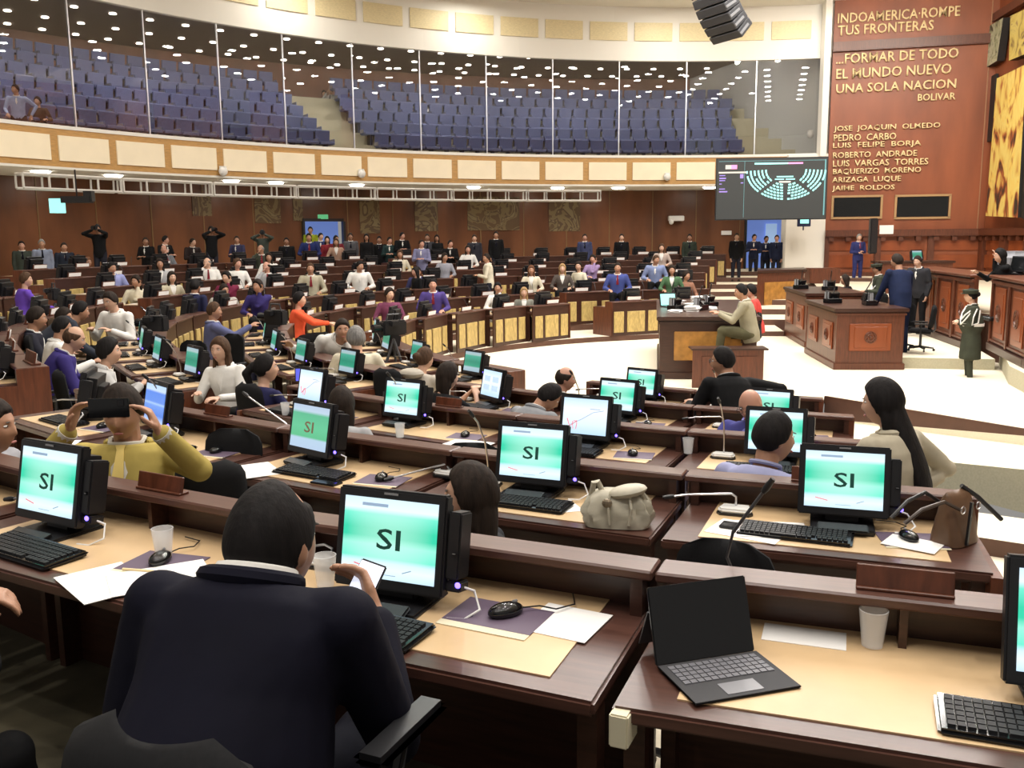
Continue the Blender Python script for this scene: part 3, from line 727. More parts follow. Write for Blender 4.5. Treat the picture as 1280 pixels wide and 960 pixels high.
m = MB(); m.tube([(0, -.23, .42), (0, -.29, .5), (0, -.27, .75)], .022, 8); m.box((0, -.05, .395), (.22, .3, .03)); CH_SPINE = m.mesh('back_bar', [DGREY])
m = MB(); m.tube([(0, 0, .1), (0, 0, .39)], .028, 10); CH_POST = m.mesh('gas_post', [DGREY])
m = MB(); m.tube([(0, 0, .38), (.06, 0, .38), (.07, 0, .42), (.065, 0, .6)], .014, 6); m.box((.06, 0, .62), (.07, .26, .03)); CH_ARM = m.mesh('armrest', [BLACK], bevel=.008, seg=1)
m = MB(); m.tube([(0, 0, .1), (0, .15, .085), (0, .28, .07)], [.03, .024, .016], 6); CH_LEG = m.mesh('base_leg', [BLACK])
m = MB(); m.ell((0, .28, .03), (.022, .03, .03), 8, 6); CH_CAST = m.mesh('caster', [BLACKG])
def chair_parts(full=True):
    ps = [('seat', CH_SEAT, None, TR(0, 0, .455)), ('backrest', CH_BACK, None, TR(0, -.2, .5, 0, 8)), ('back_bar', CH_SPINE), ('gas_post', CH_POST),
          ('armrest', CH_ARM, None, TR(.24, 0, 0)), ('armrest', CH_ARM, None, TR(-.24, 0, 0, 180))]
    if full:
        for i in range(5): ps.append(('base_leg', CH_LEG, None, TR(0, 0, 0, 72 * i + 36), [('caster', CH_CAST)]))
    return ps
nchair = 0
def chair(px, py, depth, zf, rz, label, z=None, full=True):
    p = atd(px, py, depth)
    return thing('office_chair', label, 'chair', TR(p.x, p.y, zf, rz), chair_parts(full), 'black office chairs in the hall')

# ------------------------------------------------------------------ rows of desks
NEARW = {1: 8.7, 2: 7.3, 3: 6.1, 4: 5.3, 5: 5.02}
FARW = {k: math.degrees(1.22 / (6.9 + ROWSTEP * (k - 1))) for k in range(1, 8)}
SECT = {}
for k, c in {1: (21, 2), 2: (19.3, 3), 3: (18.4, 4), 4: (17.5, 5), 5: (11.7, 6)}.items(): SECT[('near', k)] = (c[0], c[0] + NEARW[k] * c[1], c[1], NEARW[k])
def sect(name, k, a, b, w):
    n = max(1, round((b - a) / w)); SECT[(name, k)] = (a, b, n, (b - a) / n)
for k, (a, b) in {1: (46, 84), 2: (46.8, 86), 3: (48.6, 92), 4: (50.5, 92), 5: (54, 93), 6: (58, 94), 7: (62, 95)}.items(): sect('left', k, a, b, math.degrees(1.22 / rin(k, 60)))
for k, (a, b) in {1: (93, 141.5), 2: (91.5, 145.5), 3: (93.2, 143), 4: (96.5, 142), 5: (100, 142), 6: (103, 142), 7: (106, 142.5)}.items(): sect('far', k, a, b, FARW[k])
for k, (a, b) in {1: (150, 172), 2: (148.5, 176), 3: (147, 178), 4: (146, 180), 5: (145.5, 182), 6: (145, 184), 7: (145, 186)}.items(): sect('right', k, a, b, FARW[k])
BLK = {'near': 'near block', 'left': 'left block', 'far': 'far block', 'right': 'right-hand far block'}
rnd = random.Random(3)
occupied = {}
def vis(p, mx=60):
    q = proj(p); return q[2] > .6 and -mx < q[0] < 1280 + mx
KINDS = {('near', 5): ['si', 'si', 'si', 'si', 'si', 'si'], ('near', 4): ['si', 'si', 'red', 'blue', 'off'], ('near', 3): ['si', 'slide', 'si', 'slide'], ('near', 2): ['si', 'si', 'tiles'], ('near', 1): [None, 'si']}
for (blk, k), (a, b, n, w) in SECT.items():
    for i in range(n):
        # count from left in the picture
        idx = n - i if blk == 'near' else i + 1
        th = a + w * (i + .5); r = rin(k, th); near = blk == 'near'
        p = pol(th, r + .3)
        if not vis((p.x, p.y, fz(k) + .7), 140 if near else 60): continue
        end = 0
        if i == 0: end = 1 if blk == 'near' or True else 0
        if i == n - 1: end = -1
        # local +X is towards smaller theta
        M = seatM(th, r, fz(k))
        where = '%s desk from left, %s row, %s' % (ORD(idx), ORD(k), BLK[blk])
        thing('legislator_desk', 'dark walnut desk, ' + where, 'desk', M, desk_parts(k, w, not near, end), 'desks of the %s' % BLK[blk])
        D = proj((p.x, p.y, 1.2))[2]
        detailed = D < 13
        kind = 'off'
        if near: kind = KINDS[('near', k)][i]
        elif blk == 'left': kind = 'dim' if k <= 3 else 'off'
        near_off = {('near', 5, 0): None}
        if kind is not None and not (blk == 'far' and k == 1 and i in (2,)):
            dx = rnd.uniform(-.04, .04) if detailed else rnd.uniform(-.1, .1); rz = 0
            dxo = {(5, 1): (.37, 2), (5, 2): (-.09, 2), (5, 3): (-.29, 0), (4, 0): (.08, 2), (4, 1): (-.09, 2), (4, 2): (-.22, -10), (4, 3): (-.38, -12), (4, 4): (-.1, -36), (3, 0): (-.05, 0), (3, 1): (-.03, 0), (3, 2): (-.30, 0), (3, 3): (-.1, -5), (2, 0): (0, -5), (2, 1): (.02, -5), (2, 2): (.0, -20), (1, 1): (.1, -5)}
            if near and (k, i) in dxo: dx, rz = dxo[(k, i)]
            thing('voting_terminal', ('black terminal reading SI on the ' if kind == 'si' else 'black terminal on the ') + where, 'monitor', M @ Matrix.Translation((0, 0, 0)) @ TR(dx, (-.445 if k == 5 else -.40) if near else -.33, .672 if near and k == 5 else .684, rz) @ Matrix.Scale(1.0 if near or detailed else 1.25, 4), monitor_parts(kind, detailed), 'voting terminals of the %s' % BLK[blk])
        if near or (blk == 'left' and k <= 3):
            if kind:
                kx, ky, kr = {(5, 1): (.27, -.585, -2), (5, 2): (-.10, -.62, -3), (5, 3): (-.16, -.61, -3), (4, 0): (-.1, -.55, -3), (4, 1): (-.06, -.55, 0), (4, 2): (-.05, -.55, 0)}.get((k, i), (-.05, -.56, 0)) if near else (0, -.55, 0)
                if not (near and k == 3 and i == 2): thing('keyboard', 'black keyboard on the ' + where, 'keyboard', M @ TR(kx + dx * (1 if near and k < 4 else 0), ky, .684, kr), keyboard_parts(), 'keyboards of the ' + BLK[blk])
            if near and (k, i) not in ((5, 1), (5, 2)):
                link_p = M @ TR(.34, -.47, .684, 12)
                thing('mousepad', 'purple mousepad on the ' + where, 'mousepad', link_p, [('mousepad', PAD, None, TR(0, 0, 0)), ('pad_border', PADC)], 'purple mousepads of the ' + BLK[blk])
                thing('computer_mouse', 'black mouse on the ' + where, 'mouse', M @ TR(.33, -.47, .688, 25), mouse_parts(detailed), 'mice of the ' + BLK[blk])
            if (k, i) not in ((5, 1), (5, 2), (4, 2)): thing('desk_microphone', 'white based gooseneck microphone on the ' + where, 'microphone', M @ TR(-.36, -.32, .684, 0), mic_parts(NECK_LEFT if (k + i) % 2 == 0 else NECK_UP), 'desk microphones of the ' + BLK[blk])
            if near and (k, i) not in ((5, 2), (4, 1), (4, 2)): thing('name_block', 'brown wooden name block on the ledge, ' + where, 'nameplate', M @ TR({(5, 1): .0, (5, 3): .02}.get((k, i), -.02), -.19, .82) @ Matrix.Scale(.78, 4), [('name_block', NB), ('name_card', NC)], 'name blocks of the ' + BLK[blk])
        else:
            if rnd.random() < .9: thing('name_block', 'wooden name block with white card, ' + where, 'nameplate', M @ TR(rnd.uniform(-.1, .25), -.06, .82) @ Matrix.Scale(1.35, 4), [('name_block', NB), ('name_card', NC)], 'name blocks of the ' + BLK[blk])
            if D < 26: thing('desk_microphone', 'thin dark gooseneck microphone, ' + where, 'microphone', M @ TR(-.38, -.3, .684, rnd.uniform(-60, 60)), mic_far, 'desk microphones of the ' + BLK[blk])
            if rnd.random() < .45:
                tag(link('paper_sheet', sheet(.24, .3), None, M @ TR(rnd.uniform(.2, .4), -.48, .684, rnd.uniform(-20, 20))), 'white paper lying on the ' + where, 'paper', 'papers on the ' + BLK[blk])
# ------------------------------------------------------------------ hung equipment
# lighting trusses under the balcony
tr0, tr1 = on_ring(27, 225, BC.x, BC.y, BR - .5), on_ring(752, 240, BC.x, BC.y, BR - .5)
ta = math.degrees(math.atan2(-(tr0.x - BC.x), -(tr0.y - BC.y))) % 360; tb_ = math.degrees(math.atan2(-(tr1.x - BC.x), -(tr1.y - BC.y))) % 360
NT = 7; ts = (tb_ - ta) / NT
for i in range(NT):
    a, b = ta + ts * i + .1, ta + ts * (i + 1) - .1
    p, q = pol(a, BR - .5, BC), pol(b, BR - .5, BC); zb = 3.74
    root = tag(link('lighting_truss', None, None, Matrix.Translation((p.x, p.y, zb))), 'white metal ladder truss under the balcony, %s from the left' % ORD(i + 1), 'truss', 'trusses under the balcony')
    d = Vector((q.x - p.x, q.y - p.y, 0)); n = Vector((-d.y, d.x, 0)).normalized() * .3
    for z_ in (0, .34):
        for o_ in (0, 1): link('rail', MB().tube([n * o_ + Vector((0, 0, z_)), d + n * o_ + Vector((0, 0, z_))], .035, 6).mesh('rail', [WHITEMETAL]), root)
    for t in frange(0, 1, 4):
        c = d * t; link('upright', MB().tube([c, c + Vector((0, 0, .34)), c + n + Vector((0, 0, .34)), c + n], .03, 5).mesh('upright', [WHITEMETAL]), root)
    c = d * .5 + n * .5; link('hanger', MB().tube([c + Vector((0, 0, .34)), c + Vector((0, 0, .42))], .015, 5).mesh('hanger', [METAL]), root)
SPOT = MB().lathe([(0, 0), (.2, 0), (.24, .03), (.24, .05), (0, .05)], 14).mesh('soffit_lamp', [LAMP])
for i, (x, y) in enumerate(((51, 216), (142, 221), (289, 226), (345, 227), (446, 230), (592, 232), (697, 233), (773, 233), (887, 234))):
    h = on_ring(x, y, BC.x, BC.y, BR + .9)
    tag(link('soffit_lamp', SPOT, None, TR(h.x, h.y, 4.215)), 'bright round lamp under the balcony, %s from the left' % ORD(i + 1), 'light', 'lamps under the balcony')
    area_light('soffit_light', (h.x, h.y, 4.18), .4, 9, (1, .95, .85))
# results display
DP = atd(964, 236, 30.6)
ctr = DP; rzD = math.degrees(math.atan2(-(DP.x - 0), DP.y)) * .35
wD = 3.5; hD = 1.93
MD = TR(ctr.x, ctr.y, ctr.z, rzD)
scrm = mat('display_grey', (.03, .033, .033), .5, emit=.45)
TEAL = mat('display_teal', (.30, .78, .74), .4, emit=.85); PINK = mat('display_pink', (.75, .25, .5), .4, emit=.8); VIOLET = mat('display_violet', (.28, .2, .6), .4, emit=.7); LINEM = mat('display_line', (.1, .25, .27), .4, emit=.8); DARKS = mat('display_dark_seat', (.02, .05, .06), .5)
parts = [('casing', MB().box((0, .06, 0), (wD + .06, .1, hD + .06)).mesh('casing', [BLACK])), ('screen', MB().box((0, 0, 0), (wD, .02, hD)).mesh('screen', [scrm]))]
m = MB()
def bar(x0, x1, z0, z1, mi, mb=m): mb.box(((x0 + x1) / 2, -.013, (z0 + z1) / 2), (x1 - x0, .004, z1 - z0), mi)
def dpx(x, y): return ((x - 964) / 132 * wD, (236 - y) / 72 * hD)
for (x0, y0, x1, y1, mi) in ((943, 205, 983, 207, 0), (983, 205, 1001, 207, 1), (970, 221, 990, 222.5, 0), (968, 224, 979, 225.5, 0), (981, 224, 992, 225.5, 0), (973, 227, 987, 229, 3), (900, 215, 933, 217, 3), (901, 219, 908, 220, 2), (901, 222, 909, 223.5, 2), (901, 225, 908, 226, 2), (901, 229, 904, 230, 2), (901, 235, 908, 236, 2), (901, 238, 911, 239.5, 2), (926, 218, 930, 223, 2), (927, 228, 930, 229, 2), (908, 207, 915, 212, 3), (915, 207, 922, 212, 1), (900, 202.5, 1028, 203, 4), (1027, 202, 1028.5, 268, 4), (931, 203, 931.4, 270, 4)):
    a, b = dpx(x0, y1), dpx(x1, y0); bar(a[0], b[0], a[1], b[1], mi)
parts.append(('display_bars', m.mesh('display_bars', [TEAL, PINK, VIOLET, OFFWHITE, LINEM]), None, None, None, {'kind': 'stuff'}))
m = MB(); cx, cz = dpx(981, 214)
for ri in range(6):
    rx = (24 + ri * 4.6) / 132 * wD; n = 14 + ri * 4
    for i in range(n + 1):
        t = math.pi * (1.02 + .96 * i / n)
        u = i / n
        if min(abs(u - .27), abs(u - .5), abs(u - .73)) < .022: continue
        x = cx + rx * math.cos(t); z = cz + rx * .74 * math.sin(t)
        m.box((x, -.013, z), (.5 * math.pi * rx * .9 / n + .03, .004, .055), 1 if (ri * 17 + i * 5) % 29 == 3 else 0, Matrix.Rotation(-(t - 1.5 * math.pi), 3, 'Y'))
parts.append(('seat_markers', m.mesh('seat_markers', [TEAL, DARKS]), None, None, None, {'kind': 'stuff'}))
thing('results_display', 'large hanging display with a half ring of teal seats on dark grey', 'screen', MD, parts)
m = MB(); m.box((0, 0, 0), (.45, .12, .45)); m.tube([(0, .05, -.2), (0, .05, -.36)], .03, 6); m2 = MB().box((0, -.065, .03), (.3, .01, .3)); p = atd(1005, 275, 32.6)
thing('wall_monitor', 'small blue lit monitor on the white pier below the results display', 'screen', TR(p.x, p.y, p.z), [('casing', m.mesh('casing', [mat('navy_case', (.01, .02, .08), .4)], bevel=.02)), ('screen', m2.mesh('screen', [TEAL]))])
# line array loudspeaker
AP = atd(897, 22, 21); n = 9; parts = []; z = 1.55; y = 0; x = -.36; t = 6
GRILL = mat('speaker_grille', (.10, .10, .105), .5, var=.4, scale=60)
cx_ = 0; cz_ = 1.2
ang = 4
px_, pz_ = -.32, 1.25
for i in range(n):
    a = R(4 + i * 5.5); h = .2
    dx, dz = math.sin(a) * h, -math.cos(a) * h
    c = Vector((px_ + dx / 2, 0, pz_ + dz / 2)); Mb = Matrix.Rotation(-a, 3, 'Y')
    m = MB(); m.box((0, 0, 0), (.42, .95, h * .93), 0, None)
    me = m.mesh('cabinet', [DGREY], bevel=.015, seg=1)
    M_ = Matrix.Translation(c) @ Mb.to_4x4()
    g = MB().box((.22, 0, 0), (.03, .88, h * .8)).mesh('grille', [GRILL]); b = MB().box((-.05, -.485, 0), (.3, .03, .05)).mesh('rigging_plate', [GREY])
    parts.append(('cabinet', me, None, M_, [('grille', g), ('rigging_plate', b)]))
    px_ += dx; pz_ += dz
m = MB(); m.tube([(-.3, .2, 1.3), (-.3, .2, 10.3 - AP.z)], .012, 5); m.tube([(-.3, -.2, 1.3), (-.3, -.2, 10.3 - AP.z)], .012, 5); m.box((-.3, 0, 1.3), (.5, .5, .06))
parts.append(('hanging_frame', m.mesh('hanging_frame', [DGREY])))
thing('line_array_speaker', 'curved black line array loudspeaker hanging from the ceiling', 'loudspeaker', TR(AP.x, AP.y, AP.z, 0) @ Matrix.Rotation(R(28), 4, 'Z'), parts)
# black bar at top edge and small cameras
p = atd(990, -1, 30); tag(link('stage_light_bar', MB().box((0, 0, 0), (2.6, .4, .16)).mesh('stage_light_bar', [BLACK], bevel=.02), None, TR(p.x, p.y, 10.2)), 'dark lighting bar on the ceiling at the top right', 'light bar')
def dome(px, py, depth, label, z=None):
    p = atd(px, py, depth); m = MB(); m.box((0, 0, .1), (.16, .16, .08)); m.ell((0, 0, 0), (.13, .13, .14), 12, 8)
    tag(link('security_camera', m.mesh('security_camera', [OFFWHITE], smooth=True), None, TR(p.x, p.y, p.z)), label, 'camera', 'white dome cameras')
h = on_ring(452, 217, BC.x, BC.y, BR - .15); dome(452, 217, h.y, 'white dome camera on the balcony front, left of centre')
h = on_ring(834, 221, BC.x, BC.y, BR - .15); dome(834, 221, h.y, 'white dome camera on the balcony front near the display')
h = on_ring(279, 214, BC.x, BC.y, BR - .15); dome(279, 214, h.y, 'white dome camera on the far left balcony front')
p = atd(1013, 168, 34); dome(1013, 168, 34, 'white dome camera on the gallery side wall')
h = on_ring(845, 273, BC.x, BC.y, BWR - .3); m = MB(); m.box((0, 0, 0), (.6, .3, .2)); m.ell((-.2, -.1, -.14), (.1, .1, .1), 10, 6)
tag(link('projector', m.mesh('projector', [OFFWHITE], bevel=.02), None, TR(h.x, h.y, h.z)), 'white box projector fixed to the back wall near the display', 'projector')
EXITG = mat('exit_green', (.1, .45, .2), .5, emit=.5)
for (px, py, w) in ((403, 271, 'green exit sign over the left blue doorway'), (908, 291, 'pale sign on the wall left of the right doorway')):
    h = on_ring(px, py, BC.x, BC.y, BWR - .08); tag(link('exit_sign', MB().box((0, 0, 0), (.4, .05, .16)).mesh('exit_sign', [EXITG if px < 500 else PAPER]), None, TR(h.x, h.y, h.z)), w, 'sign')
# teal projector lamp hung at left
h = on_ring(74, 256, BC.x, BC.y, BR - .6); m = MB(); m.prism([(-.2, -.1), (.2, -.1), (.1, .1), (-.1, .1)], -.2, .15)
m2 = MB(); m2.box((.45, 0, .12), (.7, .25, .16)); m2.tube([(.45, 0, .2), (.45, 0, 4.2 - h.z)], .02, 5); m2.box((.75, 0, .2), (.2, .2, .25)); 
thing('hanging_projector', 'black hanging projector with a teal lit lens under the balcony', 'projector', TR(h.x, h.y, h.z), [('lens_hood', m.mesh('lens_hood', [TEAL])), ('projector_body', m2.mesh('projector_body', [BLACK]))])

# ------------------------------------------------------------------ clerks' table, podiums, dais benches
def carved(w, h, emblem=True):
    """raised panel with a round emblem, standing in XZ, facing -Y"""
    m = MB(); m.box((0, -.012, 0), (w, .024, h)); m.box((0, -.022, 0), (w * .78, .03, h * .78))
    ps = m.mesh('carved_panel', [MURALWALL2], bevel=.01, seg=1)
    sub = []
    if emblem:
        r = min(w, h) * .2; e = MB(); e.tube([(r * math.cos(t), -.045, r * math.sin(t)) for t in frange(0, 2 * math.pi, 20)], .013, 5)
        e.tube([(r * .62 * math.cos(t), -.045, r * .62 * math.sin(t)) for t in frange(0, 2 * math.pi, 10)], .018, 5); e.ell((0, -.04, 0), (r * .3, .02, r * .3), 8, 6)
        for t in frange(0, 2 * math.pi, 8)[:-1]: e.box((r * .8 * math.cos(t), -.045, r * .8 * math.sin(t)), (.03, .02, .03))
        sub = [('emblem', e.mesh('emblem', [REDWOOD]))]
    return ps, sub
def cabinet(name, label, A, B, Cc, h, over=.06, nfront=1, nside=2, plinth=.12, skin=REDWOOD, panelm=None):
    """box with front corner points A(left) B(right) and back-left point Cc; front faces the viewer"""
    A, B, Cc = Vector(A).to_3d(), Vector(B).to_3d(), Vector(Cc).to_3d(); w = (B - A).length; u = (B - A).normalized(); d = (Cc - A); dep = d.length
    ang = math.degrees(math.atan2(u.y, u.x)); v = Vector((-u.y, u.x, 0)); sh = d.dot(u) ; dd = d.dot(v)
    body = MB(); poly = [(0, 0), (w, 0), (w + sh, dd), (sh, dd)]; body.prism(poly, plinth, h - .07)
    ps = [('cabinet_body', body.mesh('cabinet_body', [skin]))]
    g = lambda e: [(-e, -e), (w + e, -e), (w + sh + e, dd + e), (sh - e, dd + e)]
    ps.append(('worktop', MB().prism(g(over), h - .07, h).mesh('worktop', [DARKWOOD], bevel=.012)))
    ps.append(('moulding', MB().prism(g(.03), h - .13, h - .085).mesh('moulding', [skin], bevel=.008)))
    ps.append(('plinth', MB().prism(g(.035), 0, plinth).mesh('plinth', [skin], bevel=.01)))
    if nfront:
        for i in range(nfront):
            pw = w / nfront; pm, sub = carved(pw * .62, (h - plinth) * .5)
            if panelm: pm = MB().box((0, -.012, 0), (pw * .7, .03, (h - plinth) * .52)).mesh('front_panel', [panelm], bevel=.01); sub = []
            ps.append(('front_panel', pm, None, TR(pw * (i + .5), 0, (h + plinth) * .48), sub))
    if nside:
        L = d.length; ua = math.degrees(math.atan2(d.dot(v), d.dot(u)))
        for i in range(nside):
            pw = L / nside; pm, sub = carved(pw * .6, (h - plinth) * .5)
            t = 1 - (i + .5) / nside
            ps.append(('side_panel', pm, None, TR(sh * t, dd * t, (h + plinth) * .48, ua - 180), sub))
    return thing(name, label, 'cabinet' if 'table' not in name else 'table', TR(A.x, A.y, 0, ang), ps)
ftab = atd(826, 470, 15.9); 
t0 = Vector((2.57, 15.9)); t1 = Vector((4.22, 15.75)); t2 = Vector((3.25, 20.2))
cabinet('clerk_table', 'long dark clerks table with an ochre end panel in the middle floor', t0, t1, t2, 1.09, nside=0, panelm=OCHRE, skin=DARKWOOD)
m = MB(); m.prism([(0, 0), (1.15, 0), (1.2, .35), (.05, .35)], 0, .62); TT = thing('stenographer_box', 'low brown wooden box in front of the clerks table end', 'cabinet', TR(2.95, 14.9, 0, -3), [('cabinet_body', m.mesh('cabinet_body', [REDWOOD])), ('cap', MB().box((.6, .17, .635), (1.24, .42, .03)).mesh('cap', [DARKWOOD], bevel=.008)), ('front_panel', MB().box((.6, -.01, .32), (.9, .02, .4)).mesh('front_panel', [REDWOOD], bevel=.006))])
cabinet('speaker_podium', 'carved dark red podium with round emblem, nearest on the middle floor', (5.97, 16.84), (7.18, 16.76), (6.22, 19.3), 1.13)
cabinet('speaker_podium', 'carved dark red podium behind and left of the nearest one', (6.52, 20.3), (7.8, 20.25), (6.85, 23.0), 1.2)
a, b, c = at(945, 400, 0), at(1003, 396, 0), at(960, 388, 0)
pm_ = [('x',)]
cabinet('lectern_cabinet', 'tall ochre fronted wooden lectern cabinet near the far steps', a, b, (a.x + .5, a.y + 1.6), 1.45, nside=0, panelm=OCHRE)
# long dais benches
def bench_run(pts, z0, h, label, side=1):
    """panelled bench front along a polyline; front face looks at the hall"""
    segs = []
    P0 = Vector(pts[0]).to_3d(); 
    root = tag(link('dais_bench', None, None, Matrix.Translation((P0.x, P0.y, z0))), label, 'bench', 'long carved benches of the dais')
    for a, b in zip(pts[:-1], pts[1:]):
        a, b = Vector(a).to_3d(), Vector(b).to_3d(); L = (b - a).length; u = (b - a).normalized(); n = Vector((u.y, -u.x, 0)) * side
        ang = math.degrees(math.atan2(u.y, u.x))
        def sl(name, t0, t1, n0, n1, za, zb, mt, bev=.01):
            q = [a + u * t0 + n * n1, a + u * t1 + n * n1, a + u * t1 + n * n0, a + u * t0 + n * n0]
            link(name, MB().prism([(v.x - P0.x, v.y - P0.y) for v in q], za, zb).mesh(name, [mt], bevel=bev, seg=1), root)
        sl('bench_front', 0, L, -.08, 0, .1, h - .06, REDWOOD, 0); sl('worktop', 0, L, -.7, .1, h - .06, h, REDWOOD, .015); sl('moulding', 0, L, 0, .05, h - .16, h - .09, REDWOOD)
        sl('plinth', 0, L, -.08, .07, 0, .14, DARKWOOD); sl('moulding', 0, L, 0, .03, .16, .21, REDWOOD)
        k = max(1, round(L / 1.15))
        for i in range(k):
            w = L / k; pm, sub = carved(w * .58, h * .66)
            fc = a + u * (w * (i + .5)) + n * .0; rot = ang if side == 1 else ang + 180
            o = link('carved_panel', pm, root, TR(fc.x - P0.x, fc.y - P0.y, h * .52, rot)); 
            for s_ in sub: link(s_[0], s_[1], o)
            sl('pilaster', w * i - .06 if i else 0, w * i + .06, 0, .045, .14, h - .1, REDWOOD)
    return root
bench_run([(9.75, 23.0), (9.35, 20.2), (8.98, 17.9)], .2, 1.48, 'far long carved bench of the dais, left of the guard')
bench_run([(9.05, 17.3), (8.35, 14.8), (7.7, 12.2)], .3, 1.40, 'near long carved bench of the dais, behind the guard at right')
structure('floor', MB().prism([(9.3, 17.4), (8.20, 15.0), (7.5, 12.2), (8.0, 12.0), (9.6, 17.2)], 0, .3, 1, 0).mesh('bench_base', [CARPET, GREYCARPET]))
# items on the dais
p = atd(1218, 327, 18.8); m = MB(); m.prism([(-.35, -.3), (.4, -.3), (.35, .3), (-.2, .3)], 0, .42)
tag(link('covered_screen', m.mesh('covered_screen', [mat('grey_cover', (.22, .22, .24), .6)], bevel=.12, seg=3, smooth=50), None, TR(9.75, 17.95, 1.7, 20)), 'grey covered equipment on the dais bench top beside the woman', 'cover')
thing('voting_terminal', 'black terminal on the dais bench in front of the long haired woman', 'monitor', TR(9.35, 17.1, 1.70, -75), monitor_parts('off', False))
p = atd(1145, 322, 24.5); thing('voting_terminal', 'teal lit terminal on the far end of the dais bench', 'monitor', TR(10.6, 24.2, 1.72, 20), monitor_parts('dim', False))
p = atd(1091, 300, 30.5); tag(link('column_speaker', MB().box((0, 0, 0), (.25, .2, 1.15)).mesh('column_speaker', [BLACK], bevel=.03), None, TR(p.x, p.y, 2.42)), 'slim upright black column loudspeaker by the mural wall', 'loudspeaker')
p = on_plane(1108, 287, W0 + N1 * .25, N1); m = MB(); m.box((0, 0, 0), (.45, .1, .3)); tag(link('small_sign', m.mesh('small_sign', [PAPER]), None, Matrix.Translation(p) @ F1.to_4x4()), 'small white sign above the wainscot of the lettered wall', 'sign')
p = atd(1028, 337, 30.5); tag(link('wooden_box', MB().box((0, 0, 0), (1.0, .6, .5)).mesh('wooden_box', [REDWOOD], bevel=.02), None, TR(p.x, p.y, 1.15)), 'low wooden box at the foot of the lettered wall', 'box')
p = atd(1140, 340, 25); thing('side_desk', 'dark wooden desk behind the standing men near the lettered wall', 'desk', TR(p.x, p.y, .9), [('desk_body', MB().box((0, 0, .4), (1.9, .6, .8)).mesh('desk_body', [REDWOOD])), ('worktop', MB().box((0, 0, .83), (2.0, .7, .06)).mesh('worktop', [DARKWOOD], bevel=.01)), ('front_panel', MB().box((0, -.31, .4), (1.4, .03, .5)).mesh('front_panel', [MURALWALL2], bevel=.01))])
# podium top microphones and phones in black
def gadget(x, y, z, s, lab, cat, name):
    m = MB(); r_ = random.Random(s); m.box((0, 0, .05), (.3, .22, .1)); m.box((.05, .05, .14), (.2, .12, .16), 0, Matrix.Rotation(R(20), 3, 'X')); m.box((-.12, .02, .16), (.06, .1, .16), 1)
    sub = []
    tube = MB().tube([(0, 0, .1), (.06, .05, .3), (.02, -.02, .45)], .012, 6).mesh('gooseneck', [BLACK])
    thing(name, lab, cat, TR(x, y, z, r_.uniform(0, 90)), [('unit', m.mesh('unit', [BLACKG, GREY], bevel=.012, seg=1)), ('gooseneck', tube)], 'black desk units on the podiums')
gadget(6.35, 18.2, 1.13, 1, 'black microphone unit, left one on the nearest podium', 'microphone', 'podium_unit'); gadget(6.85, 17.6, 1.13, 2, 'black microphone unit, right one on the nearest podium', 'microphone', 'podium_unit')
gadget(6.9, 22.0, 1.2, 3, 'black microphone unit, left one on the rear podium', 'microphone', 'podium_unit'); gadget(7.35, 21.3, 1.2, 4, 'black microphone unit, right one on the rear podium', 'microphone', 'podium_unit')
# things on the clerks table
thing('laptop', 'open laptop with a teal screen on the clerks table', 'laptop', TR(3.15, 18.1, 1.09, 20), [('laptop_base', MB().box((0, 0, .012), (.36, .25, .02)).mesh('laptop_base', [BLACK])), ('laptop_lid', MB().box((0, .16, .14), (.36, .02, .26), 0, Matrix.Rotation(R(-12), 3, 'X')).mesh('laptop_lid', [BLACK]), None, None, [('screen', MB().box((0, .145, .14), (.32, .005, .22), 0, Matrix.Rotation(R(-12), 3, 'X')).mesh('screen', [TEAL]))])])
rr = random.Random(5)
for i, (x, y) in enumerate(((3.35, 17.0), (3.75, 17.5), (3.6, 18.3), (3.9, 18.8), (3.45, 19.2), (3.0, 16.8), (4.0, 19.6))):
    m = MB()
    for j in range(rr.randint(3, 9)): m.box((rr.uniform(-.02, .02), rr.uniform(-.02, .02), .008 + j * .014), (.3, .22, .012), 0, Matrix.Rotation(rr.uniform(-.3, .3), 3, 'Z'))
    tag(link('paper_stack', m.mesh('paper_stack', [PAPER]), None, TR(x, y, 1.09, rr.uniform(0, 90))), 'white paper stack on the clerks table, %s from the near end' % ORD(i + 1), 'papers', 'paper stacks on the clerks table')
for i, (x, y) in enumerate(((3.1, 17.3), (3.55, 17.3), (3.9, 18.1), (3.3, 18.9))):
    gadget(x, y, 1.09, 9 + i, 'black desk unit among the papers, %s from the near end' % ORD(i + 1), 'microphone', 'table_unit')

# ------------------------------------------------------------------ loose things on the near desks
Z5, Z4, Z3, Z2 = fz(5) + .684, fz(4) + .684, fz(3) + .684, fz(2) + .684
def flat(name, me, px, py, z, rz, label, cat, group=None, mats=None):
    p = at(px, py, z); return tag(link(name, me, None, TR(p.x, p.y, z, rz), mats), label, cat, group)
A4 = sheet(.21, .297); G = 'loose papers on the near desks'
flat('paper_sheet', sheet(.2, .2), 707, 778, Z5, -28, 'white paper right of the black mouse on the front desk', 'paper', G)
flat('paper_sheet', sheet(.21, .11), 1005, 796, Z5, -20, 'white folded paper left of the cup on front right desk', 'paper', G)
flat('paper_sheet', A4, 130, 728, Z5, 42, 'white paper under the pen at left front desk', 'paper', G)
flat('paper_sheet', A4, 200, 722, Z5 + .003, -62, 'white paper beside the cup on left front desk', 'paper', G)
flat('paper_sheet', A4, 935, 664, Z4, 55, 'white paper under the dark phone on the right desk', 'paper', G)
flat('paper_sheet', A4, 962, 662, Z4 + .003, 80, 'white paper right of the dark phone', 'paper', G)
flat('paper_sheet', sheet(.15, .2), 1141, 680, Z4 + .004, 50, 'small white paper next to the brown handbag', 'paper', G)
